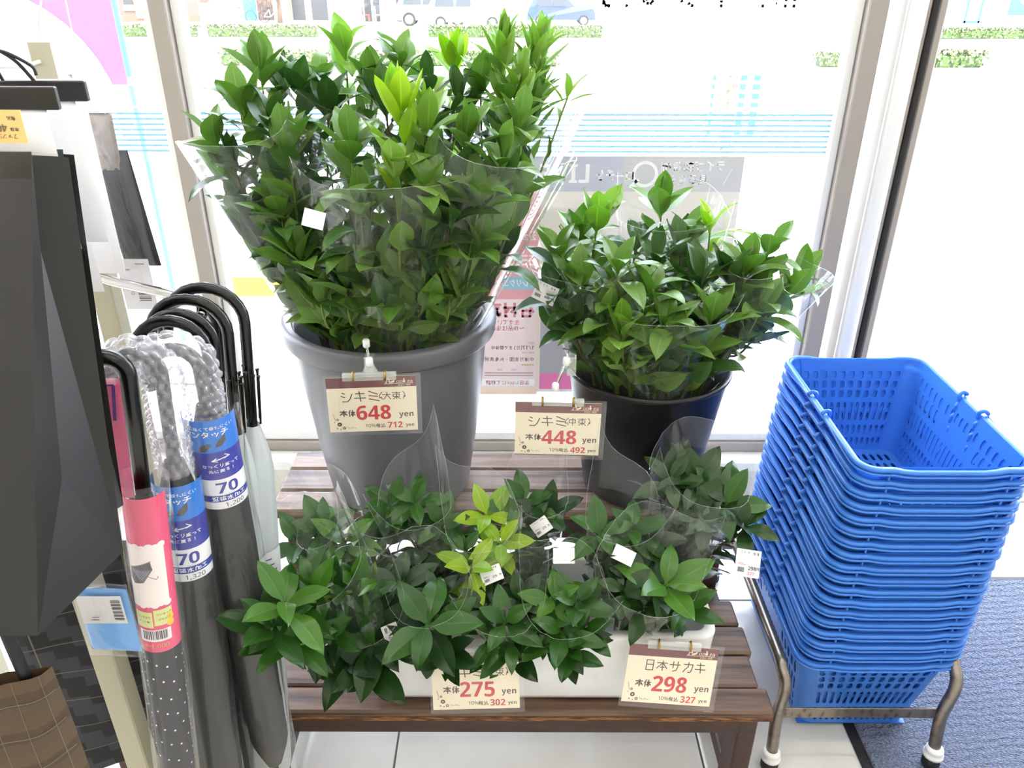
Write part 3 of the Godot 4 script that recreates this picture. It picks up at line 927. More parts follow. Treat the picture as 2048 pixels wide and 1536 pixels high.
func outside() -> void:
	var s := begin()
	poly(s, [Vector3(-70, -0.1, -2.1), Vector3(70, -0.1, -2.1), Vector3(70, ground_at(-90), -90), Vector3(-70, ground_at(-90), -90)], Vector3.UP)
	poly(s, [Vector3(-70, -3.0, -2.1), Vector3(70, -3.0, -2.1), Vector3(70, -3.0, -90), Vector3(-70, -3.0, -90)], Vector3.DOWN)
	struct("ground_outside", "bright pavement and road outside the shop", s, M.pavement)
	# the shop's own outer wall and eaves, so that the light outside ends where the building stands
	struct("trim_5", "white eaves above the shop front", bbox(Vector3(-3.3, 2.72, -2.7), Vector3(3.3, 2.85, -2.15)), M.wall_paint)
	mat("car_white", Color(0.88, 0.89, 0.90), 0.25)
	mat("car_blue", Color(0.10, 0.16, 0.42), 0.25)
	mat("car_maroon", Color(0.30, 0.10, 0.14), 0.25)
	mat("car_glass", Color(0.10, 0.12, 0.14), 0.08)
	mat("tyre", Color(0.06, 0.06, 0.07), 0.8)
	mat("stop_yellow", Color(0.93, 0.66, 0.12), 0.6)
	mat("house_brown", Color(0.30, 0.22, 0.20), 0.8)
	mat("house_white", Color(0.86, 0.86, 0.85), 0.8)
	mat("house_brick", Color(0.45, 0.22, 0.17), 0.85)
	mat("dark_opening", Color(0.09, 0.10, 0.12), 0.3)
	mat("blue_paint", Color(0.13, 0.40, 0.72), 0.5)
	mat("sky_paint", Color(0.40, 0.72, 0.93), 0.5)
	mat("hedge_core", Color(0.20, 0.28, 0.12), 0.9)
	mat("red_cloth", Color(0.75, 0.15, 0.14), 0.7)
	mat("bark", Color(0.28, 0.22, 0.17), 0.9)
	mat("hedge_leaf", Color.WHITE, 0.7).vertex_color_use_as_albedo = true
	M.hedge_leaf.cull_mode = BaseMaterial3D.CULL_DISABLED
	var t := thing("wheel_stop", "yellow parking block on the forecourt behind the window upright", "parking block", Vector3(-1.25, -0.155, -4.05))
	s = begin()
	for q in [[-0.33, 0.33]]:
		var a := [Vector3(q[0], 0, 0.07), Vector3(q[0] + 0.02, 0.10, 0.045), Vector3(q[0] + 0.02, 0.10, -0.045), Vector3(q[0], 0, -0.07)]
		var b := [Vector3(q[1], 0, 0.07), Vector3(q[1] - 0.02, 0.10, 0.045), Vector3(q[1] - 0.02, 0.10, -0.045), Vector3(q[1], 0, -0.07)]
		for k in 3:
			poly(s, [a[k], b[k], b[k + 1], a[k + 1]], [Vector3(0, 0.2, 1), Vector3.UP, Vector3(0, 0.2, -1)][k])
		poly(s, a, Vector3.LEFT)
		poly(s, b, Vector3.RIGHT)
	part(t, "block", s, M.stop_yellow)
	# hedges
	hedge("clipped hedge on the far kerb beyond the left shop window", -17.5, -12.4, -34.2, 0.45)
	hedge("clipped hedge on the far kerb between the uprights, left stretch", -12.1, -7.6, -34.2, 0.45)
	hedge("clipped hedge on the far kerb in front of the blue car", -3.4, 3.6, -34.2, 0.45)
	hedge("clipped hedge on the far kerb seen through the entrance", 15.6, 21.5, -34.2, 0.4)
	hedge("low hedge in the middle of the road, left stretch above the bucket", -6.8, -4.5, -19.8, 0.34)
	hedge("low hedge in the middle of the road behind the large bunches", -4.3, 1.1, -19.8, 0.32)
	hedge("low hedge in the middle of the road, short piece before the upright", 7.0, 8.0, -19.8, 0.32)
	hedge("low hedge in the middle of the road seen through the entrance", 9.3, 10.9, -19.8, 0.36)
	car("white car parked behind another white car opposite", -6.4, -2.3, -48.0, M.car_white, 1.55, 0.36)
	car("white car parked opposite, nose towards the blue car", -4.45, -0.35, -45.0, M.car_white, 1.45, 0.29)
	car("dark blue car parked on the far side of the road", 0.80, 4.60, -49.5, M.car_blue, 1.45, 0.29)
	car("maroon car at the edge of view through the entrance", 29.4, 33.2, -47.5, M.car_maroon, 1.5, 0.32)
	houses()
	banner()
	gate_sign()
	posters()

func hedge(label: String, x0: float, x1: float, z: float, h: float) -> void:
	var t := thing("hedge", label, "hedge", Vector3((x0 + x1) * 0.5, ground_at(z), z), "clipped hedges outside")
	var w := (x1 - x0) * 0.5
	part(t, "stems", bbox(Vector3(-w + 0.1, 0, -0.2), Vector3(w - 0.1, h * 0.72, 0.2), 0.03), M.hedge_core)
	var s := begin()
	var r := RandomNumberGenerator.new()
	r.seed = int(absf(x0 * 100.0 + z))
	var cols := [lin(Color(0.22, 0.28, 0.16)), lin(Color(0.32, 0.38, 0.24)), lin(Color(0.42, 0.46, 0.32)), lin(Color(0.38, 0.38, 0.28))]
	for k in int((x1 - x0) * 420.0):
		var p := Vector3(r.randf_range(-w, w), r.randf_range(0.04, h), r.randf_range(-0.3, 0.3))
		if absf(p.z) < 0.18 and p.y < h * 0.75:
			p.y = h * r.randf_range(0.75, 1.0)
		var a := Vector3(r.randf_range(-1, 1), r.randf_range(-1, 1), r.randf_range(-1, 1)).normalized() * r.randf_range(0.035, 0.07)
		var b := a.cross(Vector3(r.randf_range(-1, 1), r.randf_range(-1, 1), r.randf_range(-1, 1))).normalized() * 0.035
		s.set_color(cols[r.randi() % 4])
		poly(s, [p - a, p + b, p + a, p - b], Vector3.UP)
	var f := part(t, "foliage", s, M.hedge_leaf)
	f.set_meta("kind", "stuff")

func car(label: String, x0: float, x1: float, z: float, paint: Material, tall: float, wheel: float) -> void:
	var c := (x0 + x1) * 0.5
	var L := x1 - x0
	var t := thing("car", label, "car", Vector3(c, ground_at(z), z), "parked cars opposite")
	var side := [Vector2(-0.5, 0.30), Vector2(-0.5, 0.62), Vector2(-0.47, 0.95), Vector2(-0.42, 1.30), Vector2(-0.36, 1.45), Vector2(0.06, 1.45), Vector2(0.20, 1.0), Vector2(0.46, 0.88), Vector2(0.5, 0.66), Vector2(0.5, 0.30)]
	var k := tall / 1.45
	var s := begin()
	for sg in [1.0, -1.0]:
		var hw := 0.76
		var pts := []
		for q in side:
			pts.append(Vector3(q.x * L, q.y * k, sg * (hw if q.y < 1.0 else hw - 0.13)))
		# two halves so that the flank is made of flat convex pieces
		poly(s, [pts[0], pts[1], pts[2], pts[6], pts[7], pts[8], pts[9]], Vector3(0, 0.1, sg))
		poly(s, [pts[2], pts[3], pts[4], pts[5], pts[6]], Vector3(0, 0.1, sg))
	for i in side.size():
		var a: Vector2 = side[i]
		var b: Vector2 = side[(i + 1) % side.size()]
		var wa := 0.76 if a.y < 1.0 else 0.63
		var wb := 0.76 if b.y < 1.0 else 0.63
		var n := Vector3(b.y - a.y, -(b.x - a.x) * L, 0) * -1.0
		poly(s, [Vector3(a.x * L, a.y * k, wa), Vector3(a.x * L, a.y * k, -wa), Vector3(b.x * L, b.y * k, -wb), Vector3(b.x * L, b.y * k, wb)], n)
	part(t, "body", s, paint)
	for q in [[-0.385, -0.15], [-0.13, 0.06]]:
		s = begin()
		poly(s, [Vector3(q[0] * L, 1.0 * k, 0.755), Vector3(q[1] * L + 0.05, 1.0 * k, 0.755), Vector3(q[1] * L, 1.38 * k, 0.66), Vector3((q[0] + 0.02) * L, 1.38 * k, 0.66)], Vector3(0, 0.2, 1))
		part(t, "side_window", s, M.car_glass)
	s = begin()
	poly(s, [Vector3(0.075 * L, 1.40 * k, 0.58), Vector3(0.075 * L, 1.40 * k, -0.58), Vector3(0.205 * L, 1.02 * k, -0.66), Vector3(0.205 * L, 1.02 * k, 0.66)], Vector3(1, 0.6, 0))
	part(t, "windscreen", s, M.car_glass)
	for x in [-0.31, 0.33]:
		for sg in [1.0, -1.0]:
			s = begin(true)
			lathe(s, [Vector2(wheel * 0.62, -0.09), Vector2(wheel * 0.95, -0.09), Vector2(wheel, -0.07), Vector2(wheel, 0.07), Vector2(wheel * 0.95, 0.09), Vector2(wheel * 0.66, 0.09), Vector2(wheel * 0.62, 0.06)], 20)
			var w := part(t, "wheel", s, M.tyre)
			w.position = Vector3(x * L, wheel, sg * 0.70)
			w.rotation_degrees = Vector3(90, 0, 0)
			s = begin(true)
			lathe(s, [Vector2(wheel * 0.64, 0.05), Vector2(wheel * 0.5, 0.075), Vector2(0.0, 0.08)], 16)
			lathe(s, [Vector2(0.0, -0.08), Vector2(wheel * 0.5, -0.075), Vector2(wheel * 0.64, -0.05)], 16)
			part(w, "hub", s, M.white_metal)

# px-sized openings laid out along the street, x in metres at z = -54
func houses() -> void:
	var z := -54.0
	var g := ground_at(z)
	var rows := [
		["brown_house", "dark brown house with a brick base opposite, beyond the left window", -25.2, -22.0, M.house_brown],
		["white_shop", "white shop front with dark doors opposite, behind the bicycle", -21.6, -7.25, M.house_white],
		["cafe", "white cafe front with glass doors and chairs opposite", -7.2, 14.0, M.house_white],
		["blue_shop", "shop with blue window frames and a blue round sign opposite, seen through the entrance", 24.0, 40.0, M.house_white]]
	for r in rows:
		var t := thing(r[0], r[1], "building", Vector3(r[2], g, z), "houses opposite")
		var w: float = r[3] - r[2]
		part(t, "wall", bbox(Vector3(0, -0.2, -6), Vector3(w, 4.2, 0), 0.02), r[4])
		part(t, "roof", bbox(Vector3(0, 4.2, -6.0), Vector3(w, 4.5, 0.4), 0.05), M.house_brown)
		match r[0]:
			"brown_house":
				part(t, "brick_base", bbox(Vector3(0, 0, 0), Vector3(w, 0.42, 0.06), 0.01), M.house_brick)
				part(t, "sign_board", bbox(Vector3(2.0, 0.2, 0.06), Vector3(3.1, 2.2, 0.16), 0.02), M.house_white)
				part(t, "window", bbox(Vector3(1.3, 0.75, 0), Vector3(1.85, 2.2, 0.05), 0.01), M.dark_opening)
				part(t, "sill", bbox(Vector3(1.25, 0.62, 0), Vector3(1.9, 0.95, 0.1), 0.01), M.house_white)
			"white_shop":
				part(t, "dark_door", bbox(Vector3(1.2, 0.0, 0), Vector3(2.25, 1.2, 0.05), 0.01), M.house_brown)
				part(t, "brick_base", bbox(Vector3(1.2, 0.0, 0.05), Vector3(2.2, 0.35, 0.1), 0.01), M.house_brick)
				part(t, "awning", bbox(Vector3(2.5, 1.1, 0), Vector3(3.0, 1.4, 0.5), 0.02), M.red_cloth)
				part(t, "blue_door", bbox(Vector3(5.0, 0.1, 0), Vector3(5.8, 2.2, 0.05), 0.01), M.blue_paint)
				for k in 9:
					part(t, "fence_board", bbox(Vector3(5.86 + k * 0.11, 0.1, 0), Vector3(5.95 + k * 0.11, 1.35, 0.05), 0.005), M.house_brown)
				part(t, "window", bbox(Vector3(8.0, 0.05, 0), Vector3(8.8, 2.4, 0.05), 0.01), M.dark_opening)
				part(t, "window", bbox(Vector3(9.2, 0.05, 0), Vector3(10.2, 2.4, 0.05), 0.01), M.dark_opening)
				part(t, "yellow_post", bbox(Vector3(7.84, 0, 0.1), Vector3(7.92, 2.4, 0.18), 0.01), M.stop_yellow)
				part(t, "glass_door", bbox(Vector3(12.45, 0.05, 0), Vector3(13.4, 2.4, 0.05), 0.01), M.dark_opening)
				part(t, "door_post", bbox(Vector3(12.9, 0.0, 0.06), Vector3(13.0, 2.4, 0.12), 0.01), M.house_white)
				part(t, "bench", bbox(Vector3(8.0, 0.0, 0.3), Vector3(12.2, 0.12, 0.7), 0.02), M.house_white)
			"cafe":
				part(t, "window", bbox(Vector3(0.02, 0.05, 0), Vector3(0.35, 2.4, 0.05), 0.01), M.dark_opening)
				part(t, "post", bbox(Vector3(0.46, 0, 0.1), Vector3(0.54, 2.4, 0.18), 0.01), M.house_brick)
				part(t, "counter", bbox(Vector3(0.55, 0.05, 0), Vector3(1.2, 0.6, 0.05), 0.01), M.house_brown)
			"blue_shop":
				part(t, "window", bbox(Vector3(3.9, 0.1, 0), Vector3(4.8, 2.4, 0.05), 0.01), M.house_white)
				for q in [[3.86, 4.0], [4.72, 4.86]]:
					part(t, "blue_frame", bbox(Vector3(q[0], 0.05, 0.05), Vector3(q[1], 2.4, 0.1), 0.01), M.blue_paint)
				part(t, "blue_frame", bbox(Vector3(3.86, 0.05, 0.05), Vector3(4.86, 0.2, 0.1), 0.01), M.blue_paint)
				part(t, "blue_sign", bbox(Vector3(6.5, 0.5, 0), Vector3(9.0, 2.6, 0.1), 0.02), M.blue_paint)
				var s := begin(true)
				lathe(s, [Vector2(0.0, 0.04), Vector2(0.42, 0.04), Vector2(0.42, 0.0)], 24)
				var d := part(t, "round_mark", s, M.house_white)
				d.position = Vector3(7.35, 1.5, 0.1)
				d.rotation_degrees = Vector3(90, 0, 0)
	# chairs on the terrace
	for x in [-8.95, -8.2]:
		var t := thing("terrace_chair", "red terrace chair by the cafe glass, left one" if x < -8.5 else "pale terrace chair by the cafe glass, right one", "chair", Vector3(x, ground_at(-53.2), -53.2), "terrace chairs opposite")
		var m: Material = M.red_cloth if x < -8.5 else M.house_white
		part(t, "seat", bbox(Vector3(-0.2, 0.42, -0.2), Vector3(0.2, 0.46, 0.2), 0.01), m)
		part(t, "backrest", bbox(Vector3(-0.22, 0.46, -0.2), Vector3(-0.18, 0.9, 0.2), 0.01), m)
		for q in [Vector2(-0.18, -0.18), Vector2(0.18, -0.18), Vector2(-0.18, 0.18), Vector2(0.18, 0.18)]:
			part(t, "leg", bbox(Vector3(q.x - 0.02, 0, q.y - 0.02), Vector3(q.x + 0.02, 0.42, q.y + 0.02)), m)
	# a tree against the white shop
	var tr := thing("street_tree", "small street tree opposite beside the yellow post", "tree", Vector3(-13.95, ground_at(-52.2), -52.2))
	var s := begin(true)
	tube(s, [Vector3.ZERO, Vector3(0.05, 1.0, 0), Vector3(-0.03, 2.0, 0), Vector3(0.0, 3.0, 0)], [0.16, 0.13, 0.12, 0.08], 10)
	part(tr, "trunk", s, M.bark)
	s = begin()
	var r := RandomNumberGenerator.new()
	r.seed = 9
	for k in 900:
		var p := Vector3(r.randfn(-0.5, 0.5), 1.3 + absf(r.randfn(0.0, 0.9)), r.randfn(0.0, 0.5))
		var a := Vector3(r.randf_range(-1, 1), r.randf_range(-1, 1), r.randf_range(-1, 1)).normalized() * 0.12
		var b := a.cross(Vector3(r.randf_range(-1, 1), 1, r.randf_range(-1, 1))).normalized() * 0.06
		s.set_color(lin([Color(0.30, 0.42, 0.16), Color(0.42, 0.52, 0.22)][r.randi() % 2]))
		poly(s, [p - a, p + b, p + a, p - b], Vector3.UP)
	part(tr, "crown", s, M.hedge_leaf).set_meta("kind", "stuff")
	# bicycles
	for q in [[-16.35, "bicycle leaning by the blue door opposite", M.blue_paint], [-14.55, "pale bicycle beside the fence boards opposite", M.house_white]]:
		var t := thing("bicycle", q[1], "bicycle", Vector3(q[0], ground_at(-52.8), -52.8), "bicycles opposite")
		for x in [-0.5, 0.5]:
			var w := begin(true)
			var ring := []
			for k in 24:
				ring.append(Vector3(x + 0.32 * cos(TAU * k / 24), 0.33 + 0.32 * sin(TAU * k / 24), 0))
			tube(w, ring, 0.022, 6, false, true)
			part(t, "wheel", w, M.tyre)
		var w := begin(true)
		for l in [[Vector3(-0.5, 0.33, 0), Vector3(-0.15, 0.72, 0)], [Vector3(-0.15, 0.72, 0), Vector3(-0.1, 0.33, 0)], [Vector3(-0.1, 0.33, 0), Vector3(-0.5, 0.33, 0)], [Vector3(-0.1, 0.33, 0), Vector3(0.35, 0.75, 0)], [Vector3(0.5, 0.33, 0), Vector3(0.33, 0.95, 0)]]:
			tube(w, l, 0.025, 6)
		part(t, "frame", w, q[2])
		part(t, "saddle", bbox(Vector3(-0.27, 0.78, -0.07), Vector3(-0.05, 0.84, 0.07), 0.02), M.tyre)
		w = begin(true)
		tube(w, [Vector3(0.33, 0.95, 0), Vector3(0.33, 1.02, 0), Vector3(0.22, 1.02, 0.2)], 0.018, 6)
		part(t, "handlebar", w, M.tyre)

func banner() -> void:
	mat("banner_cloth", Color.WHITE, 0.8).vertex_color_use_as_albedo = true
	M.banner_cloth.cull_mode = BaseMaterial3D.CULL_DISABLED
	M.banner_cloth.backlight_enabled = true
	M.banner_cloth.backlight = Color(0.5, 0.5, 0.5)
	var t := thing("banner_flag", "pink banner on a blue pole outside the left window", "banner", Vector3(-1.405, -0.13, -3.1))
	for q in [[0.0, 1.15, M.sky_paint], [1.15, 1.18, M.house_white], [1.18, 2.8, M.sky_paint]]:
		var s := begin(true)
		tube(s, [Vector3(0, q[0], 0), Vector3(0, q[1], 0)], 0.011, 10)
		part(t, "pole", s, q[2])
	part(t, "foot", bbox(Vector3(-0.2, 0, -0.2), Vector3(0.2, 0.06, 0.2), 0.02), M.house_white)
	var f := func(q: Vector2, layer: float) -> Vector3:
		return Vector3(-0.02 - q.x, 2.75 - q.y, 0.02 * sin(q.x * 9.0 + q.y * 3.0) + 0.002 * layer)
	var p := pen(f)
	p.fine = 0.06
	ink(p, Color(0.93, 0.40, 0.72), 0.0)
	for k in 16:
		p_rect(p, 0.0, k * 0.1, 0.5, (k + 1) * 0.1, 8)
	ink(p, Color(0.95, 0.95, 0.95), 1.0)
	p_disc(p, Vector2(0.50, 1.72), 0.46, 0.46, 40)
	for k in 3:
		p_poly(p, [Vector2(0.20, 1.06 + k * 0.35 - 0.7), Vector2(0.36, 1.00 + k * 0.35 - 0.7), Vector2(0.37, 1.05 + k * 0.35 - 0.7), Vector2(0.21, 1.11 + k * 0.35 - 0.7)])
	p_done(p, t, "cloth", M.banner_cloth)

# striped panels on posts outside, right of the posters
func gate_sign() -> void:
	var t := thing("striped_barrier", "grey posts with blue striped panels standing outside right of the posters", "barrier", Vector3(1.30, -0.18, -5.0))
	for q in [[-0.14, -0.12, M.aluminium], [-0.045, -0.03, M.aluminium], [-0.03, 0.03, M.worn_steel], [0.03, 0.045, M.aluminium]]:
		part(t, "post", bbox(Vector3(q[0], 0, -0.02), Vector3(q[1], 1.045, 0.02), 0.002), q[2])
	for k in 7:
		var y := 1.035 - k * 0.052
		for q in [[-0.12, -0.10], [0.045, 0.085], [0.13, 0.17]]:
			part(t, "blue_stripe", bbox(Vector3(q[0], y - 0.03, -0.01), Vector3(q[1], y, 0.01), 0.002), M.blue_paint)
	part(t, "panel", bbox(Vector3(0.045, 0.1, -0.016), Vector3(0.17, 1.04, -0.0105), 0.001), M.house_white)
	part(t, "base", bbox(Vector3(-0.2, 0, -0.1), Vector3(0.22, 0.04, 0.1), 0.01), M.house_white)

# posters stuck to the inside of the glass, printed side out: their lettering reads backwards from here
func poster(label: String, x1: float, y1: float, x0: float, y0: float, lift: float) -> Array:
	var t := thing("poster", label, "poster", Vector3(x1, y1, -2.0125 + lift), "posters on the window")
	var w := x1 - x0
	var h := y1 - y0
	part(t, "sheet", bbox(Vector3(-w, -h, -0.0002), Vector3(0, 0, 0.0)), M.poster_paper)
	var p := pen(func(q: Vector2, layer: float) -> Vector3: return Vector3(-q.x, -q.y, 0.0002 + layer * 0.00012))
	return [t, p, w, h]

func posters() -> void:
	var pm := mat("poster_paper", Color(0.9, 0.89, 0.89), 0.7)
	pm.backlight_enabled = true
	pm.backlight = Color(0.68, 0.68, 0.68)
	# wide ticket banner with its white lettering
	var q := poster("wide pale ticket poster with a lilac-grey headline strip behind the black bucket", 0.578, 0.99, 0.035, 0.325, 0.0)
	var p: Dictionary = q[1]
	var w: float = q[2]
	ink(p, Color(0.80, 0.80, 0.80), 1.0)
	p_rect(p, 0, 0, w, 0.088)
	ink(p, Color(0.80, 0.81, 0.87), 2.0)
	p_rect(p, 0.30, 0, w, 0.088)
	ink(p, Color(0.90, 0.88, 0.85), 1.0)
	p_rect(p, 0, 0.088, w, 0.665)
	ink(p, Color(1, 1, 1), 3.0)
	p_jp(p, "ライブ配信を", 0.045, 0.012, 0.024, 0.13)
	p_jp(p, "見るなら！", 0.085, 0.046, 0.024, 0.13)
	p_ring(p, Vector2(0.245, 0.044), 0.025, 0.008, 24)
	p_line(p, [Vector2(0.262, 0.058), Vector2(0.280, 0.076)], 0.008)
	p_jp(p, "ローチケ", 0.272, 0.034, 0.026, 0.14, 0.85)
	p_text(p, "LIVE", 0.385, 0.066, 0.046)
	p_line(p, [Vector2(0.028, 0.03), Vector2(0.046, 0.07)], 0.0012)
	p_line(p, [Vector2(0.205, 0.014), Vector2(0.205, 0.05)], 0.0012)
	ink(p, Color(0.62, 0.80, 0.90), 2.0)
	p_jp(p, "チケット", 0.012, 0.49, 0.017, 0.13)
	p_jp(p, "発売中", 0.014, 0.52, 0.017, 0.13)
	ink(p, Color(0.66, 0.68, 0.82), 2.0)
	p_ring(p, Vector2(0.02, 0.595), 0.0055, 0.0018, 14)
	p_jp(p, "詳細は", 0.03, 0.588, 0.012, 0.14)
	ink(p, Color(0.93, 0.93, 0.94), 2.0)
	p_ring(p, Vector2(0.06, 0.20), 0.03, 0.004, 24)
	p_rect(p, 0.0, 0.575, 0.12, 0.577)
	p_done(p, q[0], "print", M.poster_print)
	# grey sheet with a magenta foot
	q = poster("grey poster with a magenta foot strip left of the black bucket", 0.24, 0.86, 0.078, 0.335, 0.001)
	p = q[1]
	w = q[2]
	ink(p, Color(0.89, 0.87, 0.84), 1.0)
	p_rect(p, 0, 0, w, 0.30)
	ink(p, Color(0.72, 0.70, 0.73), 1.0)
	p_rect(p, 0, 0.30, w, 0.475)
	ink(p, Color(0.93, 0.52, 0.74), 1.0)
	p_rect(p, 0, 0.475, w, 0.525)
	p_done(p, q[0], "print", M.poster_print)
	# pink exhibition poster
	q = poster("pink exhibition poster right beside the grey bucket", 0.072, 0.90, -0.21, 0.318, 0.002)
	p = q[1]
	w = q[2]
	ink(p, Color(0.88, 0.66, 0.68), 1.0)
	p_rect(p, 0, 0, w, 0.29)
	ink(p, Color(0.94, 0.87, 0.87), 1.0)
	p_rect(p, 0.004, 0.29, w, 0.56)
	ink(p, Color(0.94, 0.86, 0.78), 1.0)
	p_rect(p, 0, 0.56, w, 0.582)
	p_rect(p, 0, 0.28, 0.004, 0.56)
	ink(p, Color(0.97, 0.93, 0.93), 2.0)
	p_text(p, "2021", 0.010, 0.105, 0.006)
	p_text(p, "2/28(", 0.010, 0.125, 0.015)
	p_jp(p, "栗子市公", 0.010, 0.132, 0.015, 0.14)
	for k in 3:
		for j in 5:
			p_rect(p, 0.012 + j * 0.02, 0.165 + k * 0.012, 0.027 + j * 0.02 + 0.002 * (k % 2), 0.170 + k * 0.012)
	ink(p, Color(0.62, 0.80, 0.88), 2.0)
	p_rect(p, 0.0, 0.226, 0.10, 0.262)
	ink(p, Color(0.97, 0.97, 0.97), 3.0)
	p_jp(p, "プレリクエスト", 0.010, 0.234, 0.019, 0.14, 0.85)
	ink(p, Color(0.85, 0.58, 0.62), 2.0)
	p_jp(p, "石村嘉", 0.008, 0.300, 0.042, 0.17)
	p_jp(p, "生きていく", 0.052, 0.350, 0.014, 0.12)
	p_jp(p, "～作品は僕のこ", 0.038, 0.368, 0.014, 0.12)
	ink(p, Color(0.66, 0.58, 0.57), 2.0)
	p_text(p, "2021.", 0.010, 0.423, 0.006, "Droid Sans", false)
	p_text(p, "1/17(", 0.010, 0.440, 0.012)
	p_jp(p, "日", 0.049, 0.429, 0.011, 0.13)
	p_text(p, ")", 0.062, 0.440, 0.012)
	p_jp(p, "まで開催中", 0.070, 0.429, 0.011, 0.13)
	p_text(p, "9:30~17:00", 0.010, 0.452, 0.005, "Droid Sans", false)
	p_jp(p, "中津万象園・丸亀美術館", 0.010, 0.464, 0.0125, 0.13)
	p_text(p, "950", 0.060, 0.506, 0.006, "Droid Sans", false)
	p_text(p, "500", 0.100, 0.506, 0.006, "Droid Sans", false)
	for k in 2:
		p_rect(p, 0.012, 0.512 + k * 0.008, 0.15, 0.5145 + k * 0.008)
	ink(p, Color(0.82, 0.82, 0.66), 2.0)
	p_rect(p, 0.010, 0.485, 0.045, 0.490)
	ink(p, Color(0.97, 0.97, 0.97), 2.0)
	p_rect(p, 0.008, 0.532, w, 0.555)
	ink(p, Color(0.90, 0.58, 0.62), 3.0)
	p_jp(p, "当店", 0.022, 0.537, 0.0135, 0.14)
	p_jp(p, "にて好評", 0.088, 0.537, 0.0135, 0.14)
	for k in 5:
		ink(p, [Color(0.60, 0.66, 0.86), Color(0.92, 0.72, 0.55), Color(0.92, 0.62, 0.66), Color(0.88, 0.80, 0.55), Color(0.6, 0.7, 0.86)][k], 3.0)
		p_text(p, "Loppi"[k], 0.054 + k * 0.007, 0.549, 0.010)
	p_done(p, q[0], "print", M.poster_print)
	# pale lettering along the top of the window, cut off by the frame of view
	var t := thing("window_lettering", "very pale backward lettering stuck high on the shop window", "lettering", Vector3(0.66, 1.33, -2.0155))
	p = pen(func(v: Vector2, layer: float) -> Vector3: return Vector3(-v.x, -v.y, layer * 0.0001))
	ink(p, Color(0.90, 0.90, 0.90), 1.0)
	p_jp(p, "店内で熱つのでおります", 0.0, -0.045, 0.05, 0.15, 0.85)
	p_done(p, t, "letters", M.poster_print)

# ---------------------------------------------------------------- evergreen bunches: where each shoot ends, how light its leaves are, and their kind
const BIG_TIPS := {
	"left": [[Vector3(-0.435, 1.205, -1.330), 1, "broad"], [Vector3(-0.423, 1.244, -1.420), 1, "broad"], [Vector3(-0.485, 1.147, -1.330), 1, "broad"], [Vector3(-0.379, 1.179, -1.300), 0, "broad"], [Vector3(-0.449, 1.109, -1.300), 0, "broad"], [Vector3(-0.346, 1.154, -1.250), 1, "broad"], [Vector3(-0.368, 1.056, -1.240), 1, "broad"], [Vector3(-0.340, 0.988, -1.220), 1, "broad"], [Vector3(-0.442, 1.033, -1.320), 0, "broad"], [Vector3(-0.316, 0.919, -1.220), 1, "broad"]],
	"front": [[Vector3(-0.165, 1.214, -1.220), 3, "cup"], [Vector3(-0.131, 1.190, -1.240), 2, "cup"], [Vector3(-0.247, 1.156, -1.240), 1, "broad"], [Vector3(-0.172, 1.132, -1.180), 2, "broad"], [Vector3(-0.130, 1.103, -1.180), 1, "broad"], [Vector3(-0.231, 1.077, -1.190), 1, "broad"], [Vector3(-0.208, 0.995, -1.200), 1, "broad"], [Vector3(-0.137, 1.003, -1.200), 1, "broad"], [Vector3(-0.272, 0.945, -1.220), 1, "broad"], [Vector3(-0.186, 0.915, -1.230), 1, "broad"], [Vector3(-0.103, 0.920, -1.240), 1, "broad"]],
	"right": [[Vector3(-0.018, 1.138, -1.220), 1, "broad"], [Vector3(-0.072, 1.164, -1.240), 1, "broad"], [Vector3(0.009, 1.179, -1.300), 1, "broad"], [Vector3(-0.049, 1.090, -1.200), 1, "broad"], [Vector3(0.013, 1.085, -1.280), 1, "broad"], [Vector3(-0.059, 1.004, -1.220), 1, "broad"], [Vector3(-0.021, 0.961, -1.300), 0, "broad"], [Vector3(0.087, 1.220, -1.330), 2, "slim"], [Vector3(-0.095, 1.062, -1.190), 0, "broad"]],
	"backleft": [[Vector3(-0.297, 1.266, -1.520), 2, "broad"], [Vector3(-0.370, 1.207, -1.460), 0, "broad"], [Vector3(-0.311, 1.191, -1.400), 0, "broad"], [Vector3(-0.415, 1.206, -1.500), 0, "broad"], [Vector3(-0.329, 1.141, -1.320), 0, "broad"], [Vector3(-0.353, 1.217, -1.550), 1, "broad"], [Vector3(-0.356, 1.080, -1.300), 0, "broad"]],
	"back": [[Vector3(-0.198, 1.248, -1.500), 1, "broad"], [Vector3(-0.107, 1.241, -1.520), 3, "broad"], [Vector3(-0.139, 1.216, -1.420), 0, "broad"], [Vector3(-0.245, 1.216, -1.450), 1, "broad"], [Vector3(-0.208, 1.201, -1.360), 0, "broad"], [Vector3(-0.088, 1.195, -1.400), 0, "broad"], [Vector3(-0.149, 1.156, -1.320), 0, "broad"]],
	"backright": [[Vector3(-0.016, 1.284, -1.450), 2, "tight"], [Vector3(0.044, 1.282, -1.480), 2, "tight"], [Vector3(0.013, 1.234, -1.400), 2, "tight"], [Vector3(-0.012, 1.202, -1.380), 1, "broad"], [Vector3(-0.056, 1.215, -1.460), 1, "broad"], [Vector3(0.040, 1.210, -1.440), 1, "tight"], [Vector3(-0.003, 1.137, -1.340), 1, "broad"]],
}
